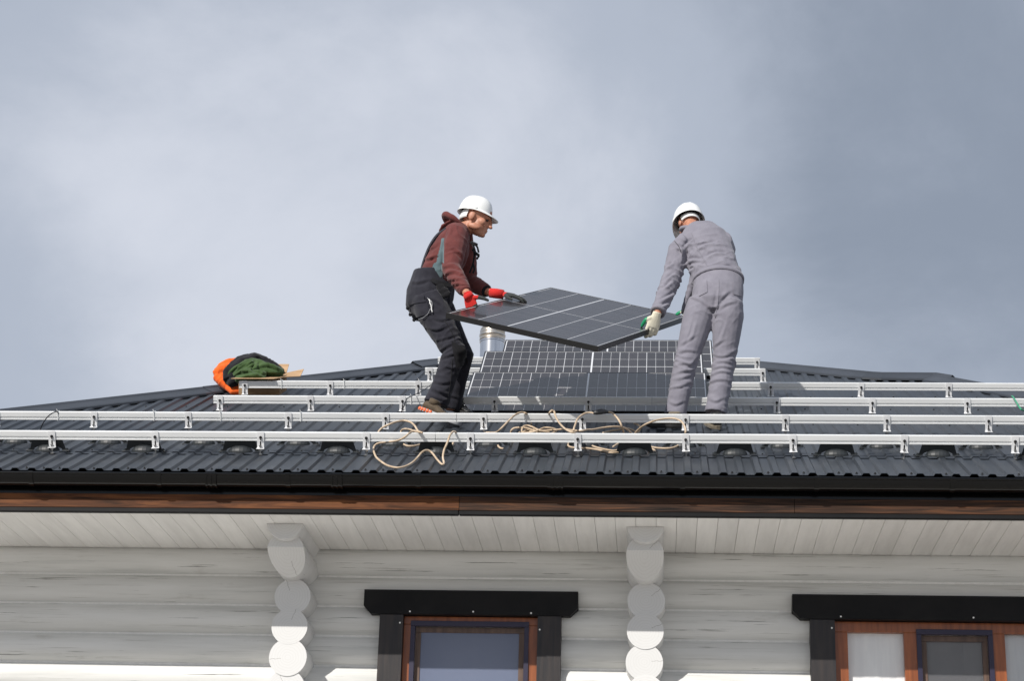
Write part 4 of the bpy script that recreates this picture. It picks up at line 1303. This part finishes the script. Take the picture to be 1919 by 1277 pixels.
# jacket
jk = MB()
jk.limb([at(1298, 431, 1.72), at(1306, 438, 1.69), at(1318, 452, 1.655), at(1325, 470, 1.62), at(1333, 492, 1.575), at(1341, 513, 1.53), at(1346, 528, 1.50)],
        [(.085, .075), (.158, .105), (.188, .126), (.194, .136), (.188, .136), (.186, .136), (.186, .140)], S2, 22)
for a, b, c in ((shL, elL, wrL), (shR, elR, wrR)):
    jk.limb([a.lerp(che, .5), a.lerp(che, .12), a.lerp(b, .2), a.lerp(b, .55), b, b.lerp(c, .35), b.lerp(c, .7), b.lerp(c, .93)], [.095, .095, .090, .080, .074, .068, .058, .052], S2, 16)
jk.limb([at(1310, 500, 1.56), at(1302, 525, 1.58), at(1293, 550, 1.60), at(1284, 574, 1.62), at(1279, 588, 1.63)], [(.05, .06), (.045, .06), (.03, .05), (.022, .04), (.012, .03)], S2, 14)
me = remesh(jk, .0075, 4)
wrinkle(me, .004, 6, [(at(1310, 500, 1.45), Vector((.9, 0, 1)), .14, .009, 9), (at(1350, 505, 1.45), Vector((-.3, 0, 1)), .15, .007, 9), (at(1287, 470, 1.5), Vector((.6, 0, 1)), .12, .010, 12), (at(1330, 478, 1.5), Vector((-.25, 0, 1)), .16, .008, 10), (elL, elL - shL, .13, .009, 15), (elL.lerp(wrL, .6), Vector((.7, 0, 1)), .12, .008, 13), (at(1375, 490, 1.5), Vector((.5, 0, 1)), .12, .006, 12), (at(1300, 510, 1.45), Vector((.5, 0, 1)), .10, .007, 13)], 6.1)
crease(me, [[(1369, 480), (1358, 473), (1339, 472), (1316, 483)], [(1315, 486), (1298, 484), (1280, 494)], [(1297, 446), (1291, 451), (1279, 464)], [(1268, 467), (1273, 471), (1278, 480)], [(1257, 526), (1248, 534), (1239, 541)], [(1272, 540), (1262, 548), (1236, 561)], [(1264, 558), (1252, 566), (1232, 574)], [(1259, 491), (1254, 495), (1247, 500)], [(1262, 512), (1254, 516), (1244, 525)], [(1300, 500), (1290, 506), (1282, 516)], [(1375, 500), (1366, 498), (1350, 503)], [(1340, 452), (1322, 456), (1304, 462)], [(1296, 468), (1290, 476), (1286, 490)]], .015)
jk_o = put('work_jacket', me, M['grey_cloth'], pr)
# waistband, cuff, seams
def band_loop(c, a, b, side, up, h, name, m, parent, seg=28, tilt=None):
    s_ = Vector(side).normalized(); u_ = Vector(up).normalized(); s_ = (s_ - u_ * s_.dot(u_)).normalized(); f_ = u_.cross(s_)
    rr = [[c + s_ * ((a + g) * math.cos(2 * math.pi * i / seg)) + f_ * ((b + g) * math.sin(2 * math.pi * i / seg)) + u_ * z for i in range(seg)] for z, g in ((-h, -.006), (-h, .004), (0, .006), (h, .004), (h, -.006))]
    return put(name, MB().loft(rr, False).mesh(name, True), m, parent)
band_loop(at(1346, 526, 1.503), .189, .145, S2, at(1333, 492, 1.575) - at(1346, 528, 1.50) + Vector((.05, 0, 0)), .018, 'waistband', M['grey_cloth'], jk_o)
band_loop(elL.lerp(wrL, .90), .053, .053, S2, wrL - elL, .022, 'cuff', M['grey_cloth'], jk_o, 18)
cl = MB()
for i in range(1):
    ring = [at(1294, 432, 1.73) + S2 * (.072 * math.cos(a)) + Vector((.01 * math.sin(a), .062 * math.sin(a), .012 * math.cos(a))) for a in [2 * math.pi * j / 24 for j in range(25)]]
    cl.tube(ring, .017, 8)
put('collar', remesh(cl, .006, 2), M['grey_cloth'], jk_o)
stitch(jk_o.data, [(1296, 437), (1303, 458), (1314, 478), (1322, 492), (1331, 512)], 'back_seam', M['grey_cloth'], jk_o, .0035, .001)
stitch(jk_o.data, [(1264, 452), (1272, 462), (1277, 474)], 'shoulder_seam', M['black_cloth'], jk_o, .002, .001)
# trousers
tr = MB()
tr.limb([at(1347, 516, 1.50), at(1347, 530, 1.485), at(1345, 550, 1.46), at(1343, 572, 1.44), at(1341, 590, 1.43)],
        [(.172, .120), (.182, .135), (.192, .152), (.190, .150), (.15, .115)], S2, 22)
for a, b, c in ((hipL, kneL, ankL), (hipR, kneR, ankR)):
    e_ = c - (b - c).normalized() * .02
    tr.limb([a + Vector((0, 0, .03)), a.lerp(b, .2), a.lerp(b, .5), a.lerp(b, .8), b, b.lerp(c, .25), b.lerp(c, .55), b.lerp(c, .85), e_],
            [.105, .117, .106, .091, .085, .083, .081, .077, .082], S2, 18)
me = remesh(tr, .0075, 3)
wrinkle(me, .003, 6, [(kneL.lerp(ankL, .05), Vector((.25, 0, 1)), .15, .010, 15), (kneR.lerp(ankR, .05), Vector((.3, 0, 1)), .15, .011, 14), (kneL.lerp(ankL, .45), Vector((.1, 0, 1)), .12, .006, 20), (kneR.lerp(ankR, .4), Vector((.2, 0, 1)), .13, .007, 18), (at(1340, 585, 1.33), Vector((1, 0, 1)), .11, .008, 14), (at(1372, 572, 1.3), Vector((1, 0, -1)), .11, .006, 14), (ankR, Vector((0, 0, 1)), .10, .008, 18), (at(1300, 590, 1.35), Vector((1, 0, 1.2)), .12, .006, 12)], 9.4, fs=1.4)
crease(me, [[(1292, 560), (1309, 566), (1325, 578)], [(1344, 540), (1340, 566), (1336, 594)], [(1350, 569), (1360, 557), (1372, 548)], [(1350, 583), (1362, 574), (1380, 569)], [(1290, 691), (1302, 681), (1316, 664)], [(1265, 668), (1286, 661), (1306, 663)], [(1263, 689), (1283, 685), (1302, 693)], [(1268, 702), (1284, 699), (1302, 697)], [(1262, 716), (1280, 712), (1300, 706)], [(1260, 730), (1278, 727), (1296, 720)], [(1337, 670), (1356, 672), (1376, 665)], [(1335, 687), (1354, 681), (1375, 686)], [(1332, 697), (1352, 691), (1372, 694)], [(1330, 708), (1350, 700), (1370, 703)], [(1334, 658), (1346, 648), (1358, 640)], [(1328, 722), (1344, 716), (1362, 716)], [(1328, 752), (1342, 756), (1356, 750)], [(1252, 756), (1266, 762), (1282, 756)], [(1300, 600), (1294, 625), (1282, 650)], [(1358, 600), (1352, 620), (1344, 640)], [(1276, 650), (1290, 642), (1304, 632)]], .0075)
tr_o = put('trousers', me, M['grey_cloth'], pr)
patch(tr_o.data, [(1306, 532), (1325, 526), (1326, 548), (1310, 556)], 'back_pocket', M['grey_cloth'], tr_o, .005)
patch(tr_o.data, [(1372, 526), (1388, 532), (1389, 556), (1374, 552)], 'back_pocket', M['grey_cloth'], tr_o, .005)
stitch(tr_o.data, [(1347, 524), (1347, 545), (1345, 570), (1341, 596)], 'centre_seam', M['grey_cloth'], tr_o, .003, .001)
helmet(pr, h2c, *head_frame((-.28, 1, 0), R(21)), 1.02)
sweat_band(pr, h2c, f2, s2, u2, M['white'])
# gloves
mbg, tg = hand(wrL + (hL - wrL) * .1, (hL - CN * .04 + CXV * .012) - wrL, CXV * .45 + Vector((0, -.85, .1)), [(15, 62, 45), (15, 64, 45), (18, 66, 45), (22, 66, 45)], -CXV * .45 - CN * .9 + CYV * .1, 1.22, thumb_side=1, tl=.78)
glove(pr, mbg, tg, M['cream_glove'], None, M['green_glove'], dip=lambda c: (c - hL).dot(CXV) < -.034)
mbg, tg = hand(hR + CXV * .14 + CN * .05, -CXV * 1.0 + CN * .12, CN, [(10, 25, 18)] * 4, -CXV * .8 - CYV * .5 - CN * .1, 1.05, thumb_side=-1)
glove(pr, mbg, tg, M['cream_glove'], None, M['green_glove'], dip=lambda c: (c - hR).dot(CXV) < -.005)
# shoes
hl_ = on_roof(1282, 803, .018); tl_ = hl_ + Vector((-.275, .03, .014))
shoe(pr, hl_, tl_, Vector((0, -.4, 1)), (M['shoe_dusty'], M['rubber']))
hr_ = on_roof(1346, 806, .018); tr_ = hr_ + Vector((-.06, .24, .116))
shoe(pr, hr_, tr_, Vector((0, -.4, 1)), (M['shoe_black'], M['shoe_dusty']))

# ------------------------------------------------------------------ cardboard box and jackets
bx = empty('cardboard_box', rw(-3.27, 3.86, .02), None, 'open cardboard box behind the fourth rail, heaped with jackets', 'box')
bu0, bu1, bv0, bv1, bh = -3.44, -3.10, 3.70, 4.02, .165
def rb_(a, b): return MB().box(a, b, lambda x, y, z: rw(x, y, z))
th = .006
for a, b in (((bu0, bv0, .018), (bu1, bv0 + th, bh)), ((bu0, bv1 - th, .018), (bu1, bv1, bh)), ((bu0, bv0 + th, .018), (bu0 + th, bv1 - th, bh)), ((bu1 - th, bv0 + th, .018), (bu1, bv1 - th, bh))):
    rb_(a, b).build('side', M['cardboard'], bx)
rb_((bu0 + th, bv0 + th, .018), (bu1 - th, bv1 - th, .024)).build('base', M['cardboard'], bx)
def flap(p0, p1, q1, q0, name='flap'):
    n_ = (Vector(p1) - Vector(p0)).cross(Vector(q0) - Vector(p0)).normalized() * .005
    P = [Vector(p0), Vector(p1), Vector(q1), Vector(q0)]
    MB().hexa([p - n_ * .5 for p in P] + [p + n_ * .5 for p in P]).build(name, M['cardboard'], bx)
flap(rw(bu0, bv0, bh), rw(bu1 + .03, bv0, bh), rw(bu1 - .005, bv0 - .19, bh + .012), rw(bu0 - .02, bv0 - .19, bh + .012))
flap(rw(bu1, bv0 + .02, bh), rw(bu1, bv1, bh), rw(bu1 + .15, bv1 - .02, bh + .035), rw(bu1 + .16, bv0 + .08, bh + .0))
flap(rw(bu0, bv1, bh), rw(bu1, bv1, bh), rw(bu1, bv1 + .12, bh + .06), rw(bu0, bv1 + .12, bh + .06))

def heap(name, lumps, m, label, voxel=.009, amp=.02, sc=11, seed=0, folds=(), it=3, lines=()):
    mb = MB()
    for l in lumps:
        if l[0] == 'e': mb.ell(l[1], l[2], l[3] if len(l) > 3 else None, 16, 10)
        else: mb.limb(l[1], l[2], Vector((0, -1, 0)), 14)
    me = remesh(mb, voxel, it)
    wrinkle(me, amp, sc, folds, seed)
    for p in me.polygons: p.use_smooth = True
    if lines: crease(me, lines, .022, .012)
    o = put(name, me, m)
    tag(o, label, 'jacket', 'jackets heaped on the cardboard box')
    return o
A = lambda x, y, dv=0: at(x, y, 3.05 + dv)
def strand(pts, r0, r1=None, flat=.55):
    n_ = len(pts); r1 = r1 or r0
    return ('l', [A(*q) for q in pts], [((r0 + (r1 - r0) * i / (n_ - 1)) * (.75 if i in (0, n_ - 1) else 1) * (1 / flat) ** .5, (r0 + (r1 - r0) * i / (n_ - 1)) * (.75 if i in (0, n_ - 1) else 1)) for i in range(n_)])
heap('jacket', [strand([(404, 703, .0), (416, 691, .02), (432, 683, .03), (450, 679, .05)], .045, .05), strand([(402, 704, -.03), (414, 698, -.02), (430, 692, 0), (446, 690, .03)], .05),
     strand([(405, 707, -.04), (414, 714, -.05), (424, 722, -.06), (434, 731, -.07)], .042, .035), strand([(412, 704, -.02), (424, 712, -.03), (434, 722, -.05), (444, 730, -.07)], .05, .04),
     strand([(426, 728, -.09), (436, 735, -.11), (447, 735, -.11), (452, 729, -.10)], .026), strand([(430, 722, -.08), (440, 729, -.10), (450, 727, -.09)], .03), strand([(410, 700, 0), (424, 700, .04), (440, 700, .08)], .07)],
     M['orange_cloth'], 'bright orange jacket hanging off the left side of the heap', seed=3.0, amp=.006, sc=9, voxel=.007, it=3, folds=[(A(416, 706), Vector((1, 0, -.6)), .16, .004, 16)])
heap('jacket', [strand([(423, 714, -.14), (426, 700, -.12), (436, 688, -.08), (449, 678, -.02), (466, 671, .05)], .034, .045), strand([(432, 714, -.14), (438, 698, -.10), (453, 684, -.04), (474, 675, .06), (496, 680, .1)], .055), strand([(430, 722, -.14), (438, 716, -.15), (446, 712, -.15)], .04),
     strand([(458, 672, .06), (476, 669, .08), (496, 676, .09), (514, 685, .08), (530, 697, .05)], .038, .028), strand([(470, 684, .10), (496, 688, .10), (518, 694, .08)], .07, .05),
     strand([(424, 714, -.10), (434, 719, -.12), (446, 720, -.12)], .035), strand([(436, 684, .0), (442, 679, .0), (447, 677, .01)], .018)],
     M['black_cloth'], 'dark padded jacket crumpled at the top of the heap', seed=8.0, amp=.006, sc=9, voxel=.007, it=3, folds=[(A(500, 680, .05), Vector((1, 0, -.4)), .14, .003, 18)])
heap('jacket', [strand([(428, 711, -.14), (436, 700, -.14), (448, 690, -.13), (462, 682, -.10), (476, 677, -.07)], .026, .035), strand([(440, 706, -.18), (452, 696, -.19), (466, 688, -.17), (480, 681, -.12)], .042, .04),
     strand([(452, 708, -.20), (464, 698, -.22), (476, 690, -.20), (486, 683, -.14)], .036), strand([(478, 679, -.10), (488, 684, -.15), (498, 690, -.16), (510, 693, -.13)], .042),
     strand([(486, 690, -.17), (500, 694, -.18), (514, 697, -.15), (527, 701, -.11)], .046, .05), strand([(444, 712, -.22), (460, 710, -.25), (478, 711, -.26), (494, 712, -.24)], .040),
     strand([(450, 716, -.25), (468, 717, -.28), (486, 718, -.28), (498, 714, -.25)], .028), strand([(470, 702, -.22), (484, 704, -.24), (498, 706, -.22)], .042), strand([(506, 702, -.12), (518, 706, -.12), (527, 704, -.10)], .045), strand([(460, 696, -.08), (480, 696, -.06), (505, 698, -.05)], .075)],
     M['green_cloth'], 'olive green fleece jacket spread over the front of the heap', seed=12.0, amp=.006, sc=9, voxel=.007, it=3, folds=[(A(470, 697, -.2), Vector((1, 0, .7)), .14, .005, 14), (A(505, 697, -.1), Vector((.6, 0, -1)), .1, .004, 15)], lines=[[(428, 708), (444, 694), (466, 682)], [(444, 704), (458, 700), (476, 704)], [(478, 680), (474, 692), (486, 700)], [(488, 690), (504, 688), (520, 696)], [(452, 712), (472, 708), (494, 712)], [(462, 690), (470, 686), (478, 684)], [(496, 702), (510, 702), (524, 704)]])

# ------------------------------------------------------------------ tan extension cord
def rp(px, py, w): return on_roof(px, py, w)
G, H, T_ = .030, .10, .168                              # on the sheet, in the air, over a rail
cords = [
    [(708, 812, .10), (715.5, 803, .13), (731.6, 795, .16), (744, 790.7, .165), (758, 789, .165), (769.5, 792, .165), (777.5, 799, .165), (783, 808, .168), (789, 811, .168),
     (783, 810, .17), (774, 809.6, .172), (767, 812.4, .172), (760, 818.5, .165), (749, 825, .14), (737, 827.7, .11), (723.6, 829.4, .08), (711, 831, .05), (703.5, 834.5, .035), (700, 841.4, G), (701.8, 850.6, G), (706, 858.6, G),
     (715.5, 866.7, G), (726, 873, G), (739.6, 876.7, G), (751, 876.7, G), (762.6, 873.5, G), (774, 866.7, G), (783, 857.5, .035), (790, 849, .05), (797, 844.9, .055), (803.8, 845.4, .05), (810.7, 850.6, .035), (817.6, 859.8, G),
     (824.5, 867.8, G), (829, 871, G), (832, 868.4, .035), (830, 857.5, .06), (832, 845, .09), (836, 835.7, .12), (840, 825.4, .15), (842.8, 817.3, .168), (847.4, 811, .172), (851.4, 809.6, .168), (854.3, 812, .15), (852, 822, .06), (849.7, 829, .03), (848, 834, .025)],
    [(791, 811.5, .168), (783, 809.5, .15), (775, 808, .13), (767, 805.3, .11), (759, 804.5, .09), (753.4, 806.4, .06), (751, 812, .04), (751, 822, .03), (753.4, 829.4, .028), (756.8, 833.4, .028), (764.9, 836.6, .028), (776.3, 836.3, .028), (787.8, 834, .028), (800, 832, .03)],
    [(895, 824, .03), (903, 815, .03), (911.5, 811.6, .03), (920.6, 811.6, .05), (930, 811, .09), (936.7, 806, .12), (945.9, 796.7, .15), (955, 787.5, .165), (964, 779, .168), (973.4, 774.3, .17), (980, 773.5, .168), (988, 777, .15), (994, 786, .06), (996, 796, .03)],
    [(1020, 792, .03), (1027, 780, .12), (1029.5, 775, .17), (1031.9, 771.5, .185), (1035, 769.7, .19), (1038.8, 772.6, .18), (1042, 783, .165), (1049, 794.4, .15), (1058, 803.6, .15), (1066, 808.7, .16), (1073, 810.5, .165), (1080, 813, .14), (1082, 822, .05), (1075, 829, .03), (1066, 831, .03), (1065, 835.7, .028), (1069.7, 838.6, .028), (1083.5, 840.3, .028), (1100.7, 840.8, .028), (1117, 843, .028), (1134, 846.6, .028), (1146, 849, .028), (1162, 847.7, .03)],
    [(957, 818, .03), (957, 812, .04), (958.5, 807, .06), (964, 803, .075), (974.5, 802, .08), (987, 803, .08), (998.6, 807, .07), (1007.8, 811.6, .06), (1020, 814, .05), (1034, 813, .05), (1043, 808, .06), (1040, 804.7, .075), (1029.6, 802.4, .085), (1020, 802.4, .085), (1011, 806, .08), (1000, 810, .07), (986, 812, .06), (978, 810, .06), (979, 803, .08), (983, 799, .09), (990, 798.4, .09), (998, 801, .085), (1008, 806, .08), (1018, 809, .07), (1030, 811, .06)],
    [(975, 814, .05), (985, 808, .06), (1000, 806, .06), (1016, 808, .06), (1028, 813, .05), (1020, 818, .04), (1000, 820, .03), (980, 818, .03), (972, 813, .04), (982, 809, .05), (1005, 809, .055), (1030, 807, .06), (1044.5, 806, .08), (1058, 804.7, .10), (1072, 807, .12), (1089, 808, .13), (1100.7, 806, .12), (1111.5, 805.6, .11), (1128.7, 802.4, .10), (1145.9, 800.4, .10), (1162, 800.7, .09), (1173, 804, .07), (1180, 809, .05), (1186, 815, .03), (1191, 824, .03), (1197.5, 833.4, .028), (1211, 835.7, .028), (1224, 839, .028), (1237.6, 840.8, .028), (1255, 840.8, .028), (1266, 838, .03), (1274, 832.8, .04), (1280, 824, .08), (1284, 814, .14), (1284.6, 806, .165), (1282, 797.8, .17), (1276.6, 790.4, .175), (1266, 785.5, .175), (1252.5, 784.7, .175), (1235, 787, .17), (1220, 791.5, .16), (1206.6, 797.8, .13), (1195, 807, .08), (1188, 816, .03), (1178, 823, .028)],
    [(1074, 814, .12), (1075, 806, .16), (1078, 796.7, .168), (1082, 786.4, .17), (1089, 779.5, .172), (1097, 775, .176), (1106, 774, .178), (1113, 775, .178)],
    [(1138, 772.5, .178), (1142, 773, .176), (1148, 775, .172), (1155, 782, .168), (1160.8, 789.8, .15), (1165, 799, .12), (1168, 808, .08), (1168.8, 815, .04), (1166, 825, .03), (1158, 832, .028), (1149, 838, .028)],
    [(1090, 826, .03), (1097, 830.5, .028), (1106.4, 834.5, .028), (1117, 839, .028), (1134, 843, .028), (1149, 845.4, .028), (1161, 843.5, .03)],
    [(1208, 840.5, .028), (1214, 841.4, .028), (1221.6, 842, .028), (1226.7, 844.9, .028), (1223.9, 847.7, .028), (1214, 848, .028)],
    [(1130, 812, .03), (1145, 808, .035), (1160, 806, .05), (1172, 803, .07), (1184, 806, .05), (1195, 811, .03), (1200, 803, .06), (1196, 797, .08), (1188, 794, .08)],
    [(932, 832, .028), (934, 837, .025), (938, 840.5, .022), (943, 841.5, .022)],
]
cord = empty('extension_cord', rw(-.6, .9, .03), None, 'tangled tan extension cord looped over the two lowest rails', 'cord')
for c in cords:
    pts = catmull([rp(*q) for q in c], 6)
    MB().tube(pts, .0070, 8).build('cord_run', M['tan'], cord, True)
pg = MB()
pg.limb([rp(1112, 775, .178), rp(1118, 773.5, .182), rp(1126, 772, .184), rp(1130, 772, .182)], [.009, .017, .02, .018], Vector((0, 0, 1)), 12)
pg.limb([rp(1129, 772, .182), rp(1134, 772.2, .18), rp(1140, 772.8, .178)], [.019, .016, .009], Vector((0, 0, 1)), 12)
pg.build('plug', M['plug'], cord, True)

# loose wires
def wire(pts, m, label, r_=.004):
    o = MB().tube(catmull([rp(*q) for q in pts], 6), r_, 7).build('wire', m, None, True)
    tag(o, label, 'wire'); return o
wire([(70, 818, .02), (75, 807, .05), (80, 795, .10), (88, 783, .15), (98, 775, .172), (106, 772, .172), (110, 776, .15)], M['wire'], 'thin black wire arching over the second rail at far left')
wire([(747, 790, .03), (751.5, 775, .06), (756.6, 762, .12), (762.7, 748, .165), (773, 742, .172), (785, 737, .172), (795, 730.6, .17), (803, 725, .16), (812, 718, .12)], M['wire'], 'thin black wire running up behind the left worker\'s heel')
wire([(1896, 743, .16), (1899, 745, .172), (1906, 756.5, .165), (1912.5, 766.5, .15), (1919, 770, .13), (1930, 771, .10), (1945, 768, .06), (1960, 766, .03)], M['green_wire'], 'green earth wire curling off the third rail at far right', .006)
